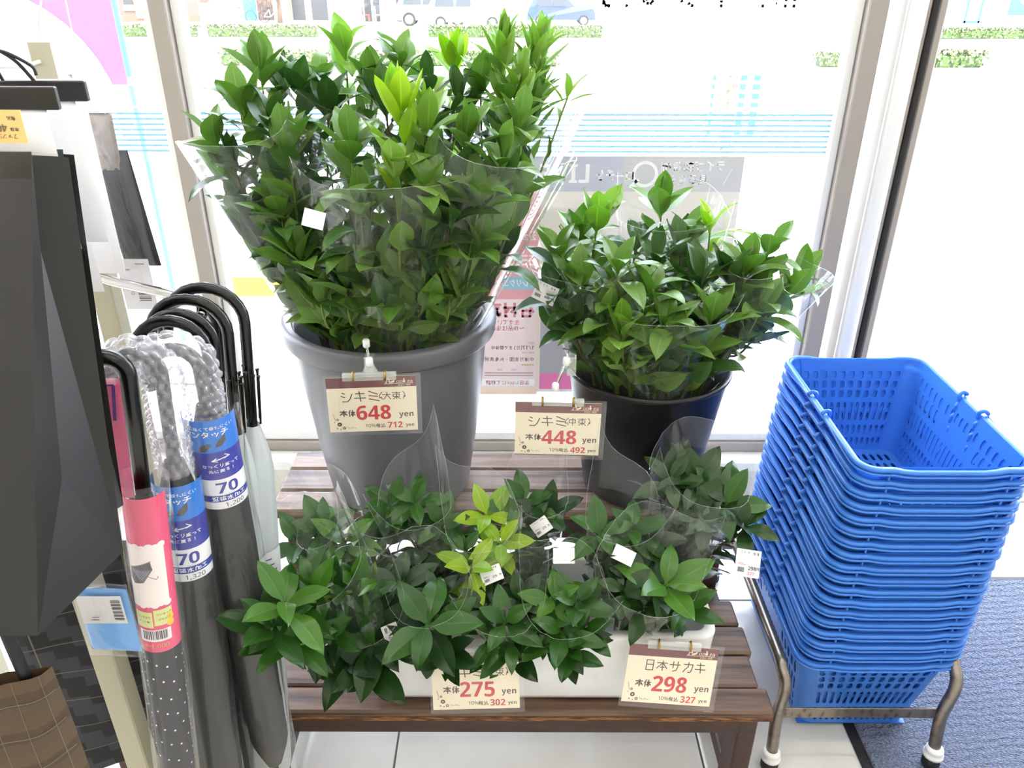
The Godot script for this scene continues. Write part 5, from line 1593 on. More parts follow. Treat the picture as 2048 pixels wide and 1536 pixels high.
# ---------------------------------------------------------------- price cards in clear sleeves, held by little clips
func card(label: String, tl: Vector3, ex: Vector3, ey: Vector3, title: String, sub: String, price: String, taxed: String, foot_line: bool) -> Node3D:
	var t := thing("price_card", label, "price card", tl, "price cards of the bunches")
	var w := ex.length()
	var h := ey.length()
	var X := ex.normalized()
	var Y := ey.normalized()
	var N := Y.cross(X).normalized()
	var s := begin()
	var turn := Basis(X, -Y, N)
	box(s, X * w * 0.5 + Y * h * 0.5, Vector3(w, h, 0.0006), 0.0, turn)
	part(t, "card", s, M.card_stock)
	# clear sleeve, a little larger than the card
	s = begin()
	box(s, X * (w * 0.5 + 0.002) + Y * (h * 0.5 + 0.001) + N * 0.0012, Vector3(w + 0.012, h + 0.012, 0.0003), 0.0, turn)
	part(t, "clear_sleeve", s, M.vinyl_sleeve)
	var p := pen(flat(N * 0.0003, X * w, Y * h, 0.00012))
	var asp := w / h   # letters are laid out in shares of the card: x by its width, y by its height
	p.map = func(q: Vector2, layer: float) -> Vector3:
		return N * (0.0003 + 0.00012 * layer) + X * q.x + Y * q.y
	var dark := Color(0.33, 0.22, 0.21)
	var red := Color(0.80, 0.17, 0.20)
	ink(p, Color(0.95, 0.90, 0.79), 1.0)
	p_rect(p, 0, 0, w, h)
	ink(p, Color(0.43, 0.17, 0.16), 2.0)
	p_rect(p, 0, 0, w, h * 0.19)
	if foot_line:
		p_rect(p, 0, h * 0.985, w, h)
	# shop mark: letters with a leaf and a little plant among them, on a line
	ink(p, Color(0.93, 0.87, 0.76), 3.0)
	var by := h * 0.125
	p_text(p, "A", w * 0.655, by, h * 0.105, "Droid Serif", false)
	p_text(p, "on", w * 0.785, by, h * 0.062, "Droid Serif", false)
	p_text(p, "ea", w * 0.905, by, h * 0.062, "Droid Serif", false)
	p_rect(p, w * 0.645, by + h * 0.008, w * 0.965, by + h * 0.014)
	p_disc(p, Vector2(w * 0.732, by - h * 0.02), w * 0.012, h * 0.018)
	p_poly(p, [Vector2(w * 0.735, by - h * 0.005), Vector2(w * 0.742, by - h * 0.045), Vector2(w * 0.765, by - h * 0.06), Vector2(w * 0.76, by - h * 0.02)])
	p_disc(p, Vector2(w * 0.868, by - h * 0.03), w * 0.016, h * 0.022)
	p_disc(p, Vector2(w * 0.868, by - h * 0.068), w * 0.009, h * 0.014)
	p_rect(p, w * 0.866, by - h * 0.07, w * 0.870, by)
	p_jp(p, "おはなつ花家", w * 0.80, h * 0.148, h * 0.03, 0.12)
	# title and prices
	ink(p, dark, 3.0)
	if sub == "":
		p_jp(p, title, w * 0.185, h * 0.245, h * 0.185, 0.085, 1.0, 1.12)
	else:
		p_jp(p, title, w * 0.15, h * 0.245, h * 0.20, 0.085, 1.0, 1.08)
		p_jp(p, "（", w * 0.55, h * 0.27, h * 0.15, 0.08)
		p_jp(p, sub, w * 0.615, h * 0.275, h * 0.145, 0.085, 1.0, 1.08)
		p_jp(p, "）", w * 0.815, h * 0.27, h * 0.15, 0.08)
	p_jp(p, "本体", w * 0.125, h * 0.59, h * 0.125, 0.14, 1.0, 1.05)
	p_text(p, "yen", w * 0.795, h * 0.74, h * 0.10, "Droid Sans", true)
	p_text(p, "10%", w * 0.41, h * 0.925, h * 0.065, "Droid Sans", false)
	p_jp(p, "税込", w * 0.525, h * 0.855, h * 0.075, 0.12)
	p_text(p, "yen", w * 0.865, h * 0.925, h * 0.058, "Droid Sans", true)
	ink(p, red, 3.0)
	p_text(p, price, w * 0.315, h * 0.78, h * 0.26, "Droid Sans", true, 1.0)
	p_text(p, taxed, w * 0.66, h * 0.945, h * 0.11, "Droid Sans", true, 1.0)
	# sprig of small flowers in the corner
	ink(p, Color(0.34, 0.19, 0.17), 3.0)
	for q in [[0.115, 0.855, 0.028, 8], [0.095, 0.765, 0.017, 5], [0.165, 0.925, 0.021, 5], [0.06, 0.81, 0.008, 5], [0.085, 0.93, 0.010, 6], [0.125, 0.945, 0.009, 5]]:
		var c := Vector2(w * q[0], h * q[1])
		for k in q[3]:
			var d := Vector2.from_angle(TAU * k / q[3] - PI / 2)
			p_disc(p, c + d * w * q[2] * 0.62, w * q[2] * 0.36, w * q[2] * 0.36, 8)
	for k in 6:
		p_line(p, [Vector2(w * (0.045 + 0.004 * k), h * (0.66 + 0.022 * k)), Vector2(w * (0.058 + 0.003 * k), h * (0.675 + 0.022 * k))], w * 0.004)
		p_line(p, [Vector2(w * (0.20 + 0.018 * k), h * (0.90 + 0.012 * (k % 3))), Vector2(w * (0.212 + 0.018 * k), h * (0.93 + 0.008 * (k % 2)))], w * 0.004)
	p_done(p, t, "print")
	# clip bar with its two brass springs
	var bx := X * w * 0.49 - Y * 0.002 + N * 0.0015
	s = begin()
	box(s, bx - N * 0.003, Vector3(0.088, 0.012, 0.003), 0.001, turn)
	box(s, bx + N * 0.0025, Vector3(0.088, 0.014, 0.0025), 0.001, turn)
	part(t, "clip_jaw", s, M.acrylic)
	for k in [-1.0, 1.0]:
		s = begin(true)
		var o: Vector3 = bx + X * k * 0.026
		tube(s, [o - N * 0.006 + Y * 0.006, o - N * 0.0065 - Y * 0.004, o - Y * 0.0085, o + N * 0.0055 - Y * 0.004, o + N * 0.0055 + Y * 0.006], 0.0018, 6)
		part(t, "spring", s, M.brass)
	return t

# the jointed rod from the card's clip (under joint b) up to the joint a and its grip on a rim
func clip_rod(t: Node3D, a: Vector3, b: Vector3, foot: Vector3, grip: Vector3, bright: bool) -> void:
	var o := t.position
	var s := begin(true)
	tube(s, [a - o, b - o], 0.0022, 8)
	part(t, "rod", s, M.chrome if bright else M.acrylic)
	for q in [a, b]:
		s = begin(true)
		lathe(s, [Vector2(0.0, 0.0075), Vector2(0.0045, 0.0072), Vector2(0.006, 0.005), Vector2(0.006, -0.005), Vector2(0.0045, -0.0072), Vector2(0.0, -0.0075)], 12, q - o)
		part(t, "joint", s, M.white_plastic)
	s = begin()
	poly(s, [b - o + Vector3(-0.006, -0.004, 0.001), b - o + Vector3(0.006, -0.004, 0.001), foot - o + Vector3(0.013, 0.0, 0.001), foot - o + Vector3(-0.013, 0.0, 0.001)], Vector3(0, 0, 1))
	poly(s, [b - o + Vector3(-0.006, -0.004, -0.002), b - o + Vector3(0.006, -0.004, -0.002), foot - o + Vector3(0.013, 0.0, -0.002), foot - o + Vector3(-0.013, 0.0, -0.002)], Vector3(0, 0, -1))
	part(t, "clip_neck", s, M.acrylic)
	s = begin()
	var g := grip - o
	box(s, g + Vector3(0, -0.006, 0.004), Vector3(0.016, 0.036, 0.003), 0.001)
	box(s, g + Vector3(0, 0.010, -0.004), Vector3(0.016, 0.004, 0.018), 0.001)
	part(t, "grip", s, M.acrylic)

func cards() -> void:
	mat("card_stock", Color(0.95, 0.90, 0.79), 0.6)
	var a := card("cream price card of 648 yen clipped to the grey bucket", Vector3(-0.3045, 0.8095, -1.15), Vector3(0.148, 0.0064, 0.0), Vector3(-0.0017, -0.1025, 0.0), "シキミ", "大束", "648", "712", false)
	clip_rod(a, Vector3(-0.2394, 0.8560, -1.186), Vector3(-0.2305, 0.8390, -1.152), Vector3(-0.2300, 0.821, -1.150), Vector3(-0.2394, 0.815, -1.197), false)
	var b := card("cream price card of 448 yen hanging from the black bucket", Vector3(0.0059, 0.7564, -1.17), Vector3(0.146, -0.0035, 0.0), Vector3(-0.0012, -0.1045, 0.0), "シキミ", "中束", "448", "492", true)
	clip_rod(b, Vector3(0.0905, 0.822, -1.19), Vector3(0.0725, 0.7835, -1.172), Vector3(0.0745, 0.762, -1.170), Vector3(0.103, 0.798, -1.235), true)
	card("cream price card of 275 yen half hidden by the bunches on the white box", Vector3(-0.1315, 0.4125, -0.944), Vector3(0.1430, 0.0058, 0.0), Vector3(0.003, -0.0975, 0.030), "シキミ", "小束", "275", "302", false)
	card("cream price card of 298 yen on the right of the white box", Vector3(0.1945, 0.4261, -0.953), Vector3(0.146, -0.0110, 0.002), Vector3(-0.0140, -0.094, 0.036), "日本サカキ", "", "298", "327", true)

# ---------------------------------------------------------------- umbrella rack and what hangs on it
func rack() -> void:
	mat("cream_paint", Color(0.74, 0.72, 0.62), 0.45)
	mat("black_handle", Color(0.035, 0.03, 0.03), 0.25)
	mat("brown_shaft", Color(0.10, 0.07, 0.06), 0.35)
	mat("black_cloth", Color(0.095, 0.09, 0.082), 0.5)
	mat("navy_cloth", Color(0.11, 0.10, 0.135), 0.5)
	mat("pale_vinyl", Color(0.80, 0.83, 0.84), 0.35)
	M.pale_vinyl.backlight_enabled = true
	M.pale_vinyl.backlight = Color(0.6, 0.62, 0.63)
	mat("black_vinyl", Color(0.115, 0.11, 0.105), 0.42)
	mat("white_pouch", Color(0.93, 0.92, 0.91), 0.3)
	M.white_pouch.backlight_enabled = true
	M.white_pouch.backlight = Color(0.8, 0.8, 0.8)
	mat("sky_pouch", Color(0.42, 0.66, 0.90), 0.35)
	mat("ribbon_black", Color(0.06, 0.06, 0.07), 0.5)
	var t := thing("umbrella_rack", "cream metal umbrella rack with a chrome rail", "umbrella rack")
	for q in [Vector3(-0.517, 0, -0.742), Vector3(-0.571, 0, -1.05), Vector3(-0.95, 0, -0.742), Vector3(-0.95, 0, -1.05)]:
		part(t, "post", bbox(q + Vector3(-0.015, 0.0, -0.015), q + Vector3(0.015, 1.415 if q.x < -0.9 else 1.12, 0.015), 0.002), M.cream_paint)
	for q in [[Vector3(-0.95, 1.10, -0.742), Vector3(-0.517, 1.10, -0.742)], [Vector3(-0.95, 1.10, -1.05), Vector3(-0.571, 1.10, -1.05)], [Vector3(-0.95, 0.16, -0.742), Vector3(-0.517, 0.16, -0.742)], [Vector3(-0.95, 1.28, -1.05), Vector3(-0.95, 1.28, -0.742)],
		[Vector3(-0.95, 1.405, -1.05), Vector3(-0.95, 1.405, -0.55)], [Vector3(-0.95, 1.405, -0.655), Vector3(-0.42, 1.405, -0.655)], [Vector3(-0.95, 1.405, -1.0), Vector3(-0.47, 1.405, -1.0)], [Vector3(-0.495, 1.405, -1.0), Vector3(-0.495, 1.405, -0.655)],
		[Vector3(-0.95, 0.94, -0.742), Vector3(-0.95, 0.94, -0.80)], [Vector3(-0.95, 0.94, -0.80), Vector3(-0.47, 0.94, -0.80)], [Vector3(-0.95, 0.86, -0.742), Vector3(-0.95, 0.86, -0.60)], [Vector3(-0.95, 0.86, -0.60), Vector3(-0.46, 0.86, -0.60)]]:
		var s := begin(true)
		tube(s, q, 0.009, 10)
		part(t, "cross_tube", s, M.cream_paint)
	var s := begin(true)
	tube(s, smooth_path([Vector3(-0.571, 1.041, -1.032), Vector3(-0.54, 1.039, -0.99), Vector3(-0.45, 1.038, -0.945), Vector3(-0.41, 1.036, -0.928), Vector3(-0.385, 1.034, -0.912), Vector3(-0.378, 1.026, -0.895)], 5), 0.0065, 12)
	part(t, "rail", s, M.chrome)
	part(t, "tray", bbox(Vector3(-0.98, 0.03, -0.94), Vector3(-0.325, 0.06, -0.58), 0.004), M.cream_paint)
	for q in [Vector3(-0.96, 0, -0.93), Vector3(-0.34, 0, -0.93), Vector3(-0.96, 0, -0.60), Vector3(-0.34, 0, -0.60)]:
		part(t, "foot", bbox(q + Vector3(-0.012, 0, -0.012), q + Vector3(0.012, 0.031, 0.012), 0.002), M.rubber)
	s = begin(true)
	lathe(s, [Vector2(0, 0.004), Vector2(0.006, 0.003), Vector2(0.007, 0.0)], 12)
	var bolt := part(t, "bolt", s, M.chrome)
	bolt.position = Vector3(-0.557, 1.02, -1.035)
	bolt.rotation_degrees = Vector3(90, 0, 0)

# a furled umbrella standing with its crook up: top is where the straight shaft meets the crook, foot its ferrule, way the side the crook turns to
func umbrella(label: String, top: Vector3, foot: Vector3, R: float, way: Vector3, bar: float, cloth: Material, rad: float, from: float, to: float, hmat: Material = null) -> Node3D:
	var t := thing("umbrella", label, "umbrella", foot, "umbrellas on the rack")
	var T := top - foot
	var ax := T.normalized()
	var wv := (way - ax * way.dot(ax)).normalized()
	var s := begin(true)
	var pts := [T * 0.80, T]
	for k in range(1, 13):
		var a := PI * k / 12.0
		pts.append(T + wv * R * (1.0 - cos(a)) + ax * R * sin(a))
	pts.append(T + wv * R * 2.0 - ax * 0.02)
	var rr := []
	for k in pts.size():
		rr.append(bar)
	rr[-1] = bar * 0.8
	tube(s, pts, rr, 12)
	part(t, "crook_handle", s, hmat if hmat else M.black_handle)
	s = begin(true)
	tube(s, [Vector3.ZERO, T * 0.03, T * 0.05, T * 0.81], [0.002, 0.0045, 0.005, 0.005], 8)
	part(t, "shaft", s, M.brown_shaft)
	s = begin(true)
	var fr := ring_frame(ax, Vector3(0.1, 0.0, 1.0))
	var n := noise(1.0, 2, FastNoiseLite.TYPE_SIMPLEX_SMOOTH, int(absf(foot.x * 1000.0 + foot.z * 700.0)))
	var f := func(u: float, v: float) -> Vector3:
		var an := u * TAU
		var d := lerpf(from, to, v)
		var k := minf(1.0, sin(PI * clampf(v * 0.97 + 0.015, 0.0, 1.0)) * 3.2)
		var r: float = rad * lerpf(0.30, 1.0, k) * (1.0 + 0.03 * sin(an * 7.0 + v * 5.0) + 0.05 * n.get_noise_3d(cos(an) * 1.5, sin(an) * 1.5, v * 6.0))
		return ax * d + (fr[0] * cos(an) + fr[1] * sin(an)) * r
	sheet(s, f, 42, 30)
	part(t, "furled_canopy", s, cloth)
	return t

# maps a label round the canopy of an umbrella: x along the girth, y down from height d0 on the shaft
func wrap_map(t: Node3D, top: Vector3, d0: float, rad: float, face: Vector3) -> Callable:
	var ax := (top - t.position).normalized()
	var fz := (face - ax * face.dot(ax)).normalized()
	var fx := ax.cross(fz).normalized()
	return func(q: Vector2, layer: float) -> Vector3:
		var a := q.x / rad
		return ax * (d0 - q.y) + (fx * sin(a) + fz * cos(a)) * (rad * 1.05 + 0.0006 + layer * 0.00025)

func film_tube(t: Node3D, pts: Array, r0: float, r1: float, sd: int, m: Material, crush := 0.12) -> void:
	var path := smooth_path(pts, 4)
	var s := begin(true)
	var n := noise(1.0, 3, FastNoiseLite.TYPE_SIMPLEX_SMOOTH, sd)
	var frames := []
	var prev := Vector3(0.2, 0.1, 1.0)
	for i in path.size():
		var a: Vector3 = path[maxi(i - 1, 0)]
		var b: Vector3 = path[mini(i + 1, path.size() - 1)]
		var fr := ring_frame((b - a).normalized(), prev)
		prev = fr[0]
		frames.append(fr)
	var last := path.size() - 1
	var f := func(u: float, v: float) -> Vector3:
		var i := int(round(v * last))
		var an := u * TAU
		var r := lerpf(r0, r1, v) * (1.0 - crush * absf(n.get_noise_3d(cos(an) * 2.2, sin(an) * 2.2, v * 7.0)) * 3.0)
		return path[i] + (frames[i][0] * cos(an) + frames[i][1] * sin(an)) * r
	sheet(s, f, 30, last)
	part(t, "clear_bag", s, m)

# bubble wrap round a crook
func bubble_tube(t: Node3D, path: Array, r: float, sd: int) -> void:
	var s := begin(true)
	var n := noise(1.0, 2, FastNoiseLite.TYPE_SIMPLEX_SMOOTH, sd)
	var frames := []
	var prev := Vector3(0.2, 0.1, 1.0)
	var run := [0.0]
	for i in path.size():
		var a: Vector3 = path[maxi(i - 1, 0)]
		var b: Vector3 = path[mini(i + 1, path.size() - 1)]
		var fr := ring_frame((b - a).normalized(), prev)
		prev = fr[0]
		frames.append(fr)
		if i > 0:
			run.append(run[-1] + path[i].distance_to(path[i - 1]))
	var last := path.size() - 1
	var f := func(u: float, v: float) -> Vector3:
		var i := int(round(v * last))
		var an := u * TAU
		# rows of round blisters about a centimetre across
		var gy: float = run[i] / 0.0105
		var row := floorf(gy)
		var gx := u * 12.0 + (0.5 if int(row) % 2 == 1 else 0.0)
		var d := Vector2(gx - floorf(gx) - 0.5, gy - row - 0.5).length()
		var bump := sqrt(maxf(0.0, 0.19 - d * d)) / 0.436
		var rr: float = r * (1.0 + 0.16 * n.get_noise_3d(cos(an) * 1.6, sin(an) * 1.6, run[i] * 40.0)) + 0.0038 * bump
		return path[i] + (frames[i][0] * cos(an) + frames[i][1] * sin(an)) * rr
	sheet(s, f, 96, last)
	part(t, "bubble_wrap", s, M.bubble_film, "cloudy clear bubble wrap")

func fine_path(pts: Array, step: float) -> Array:
	var p := smooth_path(pts, 12)
	var out := [p[0]]
	for i in range(1, p.size()):
		while out[-1].distance_to(p[i]) > step:
			out.append(out[-1] + (p[i] - out[-1]).normalized() * step)
	return out

func umbrellas() -> void:
	var left := Vector3(-1, 0, 0.15)
	var ty := 0.061
	# two vinyl umbrellas with black crooks at the window end
	for q in [["clear vinyl umbrella with the black crook nearest the window", Vector3(-0.337, 1.005, -0.922), Vector3(-0.415, ty, -0.915), 0.046], ["clear vinyl umbrella with a black crook, second from the window", Vector3(-0.352, 0.999, -0.900), Vector3(-0.43, ty, -0.89), 0.045]]:
		var t := umbrella(q[0], q[1], q[2], q[3], left, 0.0072, M.pale_vinyl, 0.024, 0.80, 0.06)
		var ax: Vector3 = (q[1] - q[2]).normalized()
		for k in 8:
			var s := begin(true)
			var d := Vector3(cos(k * 0.785), 0, sin(k * 0.785))
			tube(s, [ax * (0.80 + 0.004 * (k % 3)) + d * 0.0115, ax * (0.868 + 0.006 * (k % 3)) + d * 0.0125, ax * (0.872 + 0.006 * (k % 3)) + d * 0.0125], [0.0016, 0.0018, 0.003], 6)
			part(t, "rib_end", s, M.brown_shaft)
		var p := pen(wrap_map(t, q[1], 0.60, 0.0255, Vector3(0.35, 0, 1)))
		ink(p, Color(0.86, 0.87, 0.88), 0.0)
		p_rect(p, -0.03, 0.0, 0.03, 0.13, 10)
		ink(p, Color(0.4, 0.42, 0.45), 1.0)
		for k in 9:
			p_rect(p, -0.02, 0.012 + k * 0.011, 0.012 + 0.004 * (k % 3), 0.0145 + k * 0.011, 6)
		ink(p, Color(0.25, 0.6, 0.85), 1.0)
		p_rect(p, -0.02, 0.045, 0.01, 0.052, 6)
		p_done(p, t, "paper_label")
	# black ones behind
	for q in [["black umbrella whose crook sits deepest against the chrome rail", Vector3(-0.378, 0.996, -0.935), Vector3(-0.475, ty, -0.905), 0.033], ["black umbrella with a glossy crook between the vinyl ones and the bubble wrap", Vector3(-0.362, 0.994, -0.878), Vector3(-0.46, ty, -0.855), 0.039], ["black umbrella with the lowest glossy crook, just behind the bubble wrap", Vector3(-0.364, 0.990, -0.858), Vector3(-0.485, ty, -0.80), 0.041]]:
		umbrella(q[0], q[1], q[2], q[3], left, 0.0074, M.black_cloth, 0.020, 0.74, 0.07)
	# the polka-dot one with a pink band
	var top := Vector3(-0.388, 1.035, -0.715)
	var foot := Vector3(-0.470, ty, -0.665)
	var P := umbrella("navy polka-dot umbrella with a pink paper band and black crook", top, foot, 0.022, Vector3(-1, 0, 0.35), 0.0085, M.navy_cloth, 0.0205, 0.84, 0.07)
	film_tube(P, [(top - foot) * 0.88, (top - foot) * 0.72, (top - foot) * 0.35, (top - foot) * 0.09], 0.029, 0.028, 5, M.poly_bag)
	pink_label(P, top)
	var p := pen(wrap_map(P, top, 0.63, 0.0206, Vector3(0.2, 0, 1)))
	ink(p, Color(0.92, 0.92, 0.92), 1.0)
	for r in 16:
		for k in 10:
			p_disc(p, Vector2(-0.045 + k * 0.0105 + (r % 2) * 0.005, 0.012 + r * 0.026 + (k % 3) * 0.004), 0.0012, 0.0015, 8)
	p_done(p, P, "dots")
	# bubble-wrapped ones with blue bands
	top = Vector3(-0.398, 0.993, -0.803)
	foot = Vector3(-0.450, ty, -0.772)
	var A := umbrella("black umbrella with a bubble-wrapped crook and a large 70 on its blue band", top, foot, 0.026, Vector3(-1, 0, 0.3), 0.008, M.black_cloth, 0.0275, 0.82, 0.08)
	wrapped(A, top, 0.026, Vector3(-1, 0, 0.3), 21)
	band(A, top, 0.800, 0.0275, true)
	film_tube(A, [(top - foot) * 0.91, (top - foot) * 0.75, (top - foot) * 0.4, (top - foot) * 0.08], 0.036, 0.035, 6, M.poly_bag)
	top = Vector3(-0.3675, 0.984, -0.835)
	foot = Vector3(-0.380, ty, -0.845)
	var B := umbrella("black umbrella with a bubble-wrapped crook and a crumpled blue band", top, foot, 0.028, Vector3(-1, 0, 0.3), 0.008, M.black_cloth, 0.0285, 0.875, 0.22)
	wrapped(B, top, 0.028, Vector3(-1, 0, 0.3), 22)
	band(B, top, 0.868, 0.0285, false)
	film_tube(B, [(top - foot) * 0.95, (top - foot) * 0.8, (top - foot) * 0.4, (top - foot) * 0.2], 0.040, 0.037, 7, M.poly_bag)

func wrapped(t: Node3D, top: Vector3, R: float, way: Vector3, sd: int) -> void:
	var T := top - t.position
	var ax := T.normalized()
	var wv := (way - ax * way.dot(ax)).normalized()
	var pts := [T - ax * 0.13, T - ax * 0.06, T]
	for k in range(1, 7):
		var a := PI * k / 6.0
		pts.append(T + wv * R * (1.0 - cos(a)) + ax * R * sin(a))
	bubble_tube(t, fine_path(pts, 0.0011), 0.0195, sd)

func band(t: Node3D, top: Vector3, d0: float, rad: float, neat: bool) -> void:
	var whole := wrap_map(t, top, d0, rad, Vector3(0.0 if neat else 0.15, 0.1, 1))
	var p := pen(func(q: Vector2, layer: float) -> Vector3: return whole.call(Vector2(q.x, q.y * (0.93 if neat else 0.85)), layer))
	p.fine = 0.006
	var w := 0.046
	ink(p, Color(0.16, 0.47, 0.83), 0.0)
	p_rect(p, -w, 0.0, w, 0.052, 14)
	ink(p, Color(0.17, 0.20, 0.62), 0.0)
	p_rect(p, -w, 0.052, w, 0.098, 14)
	ink(p, Color(0.92, 0.92, 0.93), 0.0)
	p_rect(p, -w, 0.098, w, 0.150, 14)
	ink(p, Color(0.92, 0.92, 0.93), 1.0)
	var o := -0.014 if neat else -0.012
	p_jp(p, "風に強くて折れにくい", o - 0.012, 0.010, 0.0052, 0.12)
	p_jp(p, "ワンタッチ", o - 0.014, 0.017, 0.0095, 0.14)
	p_jp(p, "ひっくり返って", o + 0.002, 0.072, 0.0056, 0.12)
	p_jp(p, "元に戻る！", o + 0.008, 0.081, 0.0056, 0.12)
	p_line(p, [Vector2(o + 0.014, 0.066), Vector2(o + 0.034, 0.062)], 0.0015)
	for k in [[0.014, 0.066, 1.0], [0.034, 0.062, -1.0]]:
		p_line(p, [Vector2(o + k[0] + 0.005 * k[2], k[1] - 0.004), Vector2(o + k[0], k[1]), Vector2(o + k[0] + 0.006 * k[2], k[1] + 0.002)], 0.0013)
	ink(p, Color(0.30, 0.29, 0.27), 1.0)
	p_poly(p, [Vector2(o + 0.0, 0.05), Vector2(o + 0.003, 0.042), Vector2(o + 0.014, 0.036), Vector2(o + 0.016, 0.040), Vector2(o + 0.009, 0.050)])
	p_poly(p, [Vector2(o + 0.020, 0.044), Vector2(o + 0.024, 0.034), Vector2(o + 0.033, 0.026), Vector2(o + 0.033, 0.036), Vector2(o + 0.028, 0.043)])
	ink(p, Color(0.17, 0.22, 0.60), 1.0)
	p_text(p, "70", o + 0.013, 0.122, 0.018, "Droid Sans", true)
	p_rect(p, -w, 0.126, w, 0.137, 14)
	ink(p, Color(0.55, 0.57, 0.6), 1.0)
	p_jp(p, "ブラック", o + 0.022, 0.1235, 0.0026, 0.1)
	ink(p, Color(0.92, 0.92, 0.93), 2.0)
	p_jp(p, "超撥水加工", o + 0.006, 0.1275, 0.0075, 0.12)
	ink(p, Color(0.22, 0.22, 0.24), 1.0)
	p_text(p, "1,320" if neat else "1,200", o + 0.020, 0.147, 0.0072, "Droid Sans", false)
	p_done(p, t, "paper_band", M.gloss_print)

func pink_label(t: Node3D, top: Vector3) -> void:
	var whole := wrap_map(t, top, 0.845, 0.0208, Vector3(0.05, 0.05, 1))
	var p := pen(func(q: Vector2, layer: float) -> Vector3: return whole.call(Vector2(q.x * 0.8, q.y * 0.86), layer))
	p.fine = 0.006
	var w := 0.044
	ink(p, Color(0.87, 0.30, 0.45), 0.0)
	p_rect(p, -w, 0.0, w, 0.245, 14)
	# cream cloud-edged field with a picture of an opened umbrella
	ink(p, Color(0.93, 0.89, 0.87), 1.0)
	p_rect(p, -0.028, 0.072, 0.027, 0.165, 10)
	for k in 7:
		p_disc(p, Vector2(-0.024 + k * 0.008, 0.072 + 0.002 * (k % 2)), 0.0055, 0.005, 12)
		p_disc(p, Vector2(-0.024 + k * 0.008, 0.165 - 0.002 * (k % 2)), 0.0055, 0.005, 12)
	ink(p, Color(0.30, 0.28, 0.34), 2.0)
	p_poly(p, [Vector2(-0.020, 0.107), Vector2(0.008, 0.094), Vector2(0.010, 0.107)])
	ink(p, Color(0.42, 0.40, 0.45), 2.0)
	p_poly(p, [Vector2(-0.020, 0.107), Vector2(0.010, 0.107), Vector2(-0.002, 0.127)])
	ink(p, Color(0.25, 0.24, 0.26), 2.0)
	p_poly(p, [Vector2(-0.020, 0.107), Vector2(-0.002, 0.127), Vector2(-0.016, 0.131), Vector2(-0.022, 0.122)])
	ink(p, Color(0.85, 0.85, 0.86), 3.0)
	for i in 7:
		for k in 7 - i:
			p_disc(p, Vector2(-0.013 + k * 0.003 + i * 0.0012, 0.1095 + i * 0.0024), 0.0004, 0.0005, 6)
	ink(p, Color(0.62, 0.52, 0.32), 2.0)
	p_line(p, [Vector2(0.004, 0.117), Vector2(0.013, 0.123), Vector2(0.0155, 0.121), Vector2(0.015, 0.1185)], 0.001)
	p_line(p, [Vector2(-0.022, 0.107), Vector2(0.009, 0.0935)], 0.001)
	# open book with two legends, a yellow tag, the barcode and the price
	ink(p, Color(0.84, 0.84, 0.55), 2.0)
	p_rect(p, -0.022, 0.176, 0.003, 0.202, 5)
	p_rect(p, 0.0045, 0.173, 0.028, 0.199, 5)
	ink(p, Color(0.30, 0.30, 0.22), 3.0)
	p_jp(p, "シンプルな", -0.018, 0.1825, 0.0034, 0.13)
	p_jp(p, "ドット柄", -0.016, 0.190, 0.0034, 0.13)
	p_jp(p, "ワンタッチ", 0.0075, 0.179, 0.0036, 0.13)
	p_jp(p, "ジャンプ", 0.0095, 0.187, 0.0036, 0.13)
	ink(p, Color(0.90, 0.72, 0.10), 3.0)
	p_disc(p, Vector2(0.025, 0.189), 0.0045, 0.006)
	p_disc(p, Vector2(0.0245, 0.199), 0.005, 0.005)
	ink(p, Color(0.90, 0.88, 0.88), 2.0)
	p_rect(p, -0.017, 0.206, 0.024, 0.226, 8)
	ink(p, Color(0.25, 0.22, 0.24), 3.0)
	p_barcode(p, -0.012, 0.2075, 0.021, 0.222, 5)
	ink(p, Color(0.80, 0.66, 0.32), 2.0)
	p_text(p, "1,000", -0.003, 0.237, 0.0068, "Droid Serif", false)
	p_jp(p, "税込", -0.012, 0.2305, 0.0045, 0.13)
	p_done(p, t, "paper_band", M.gloss_print)

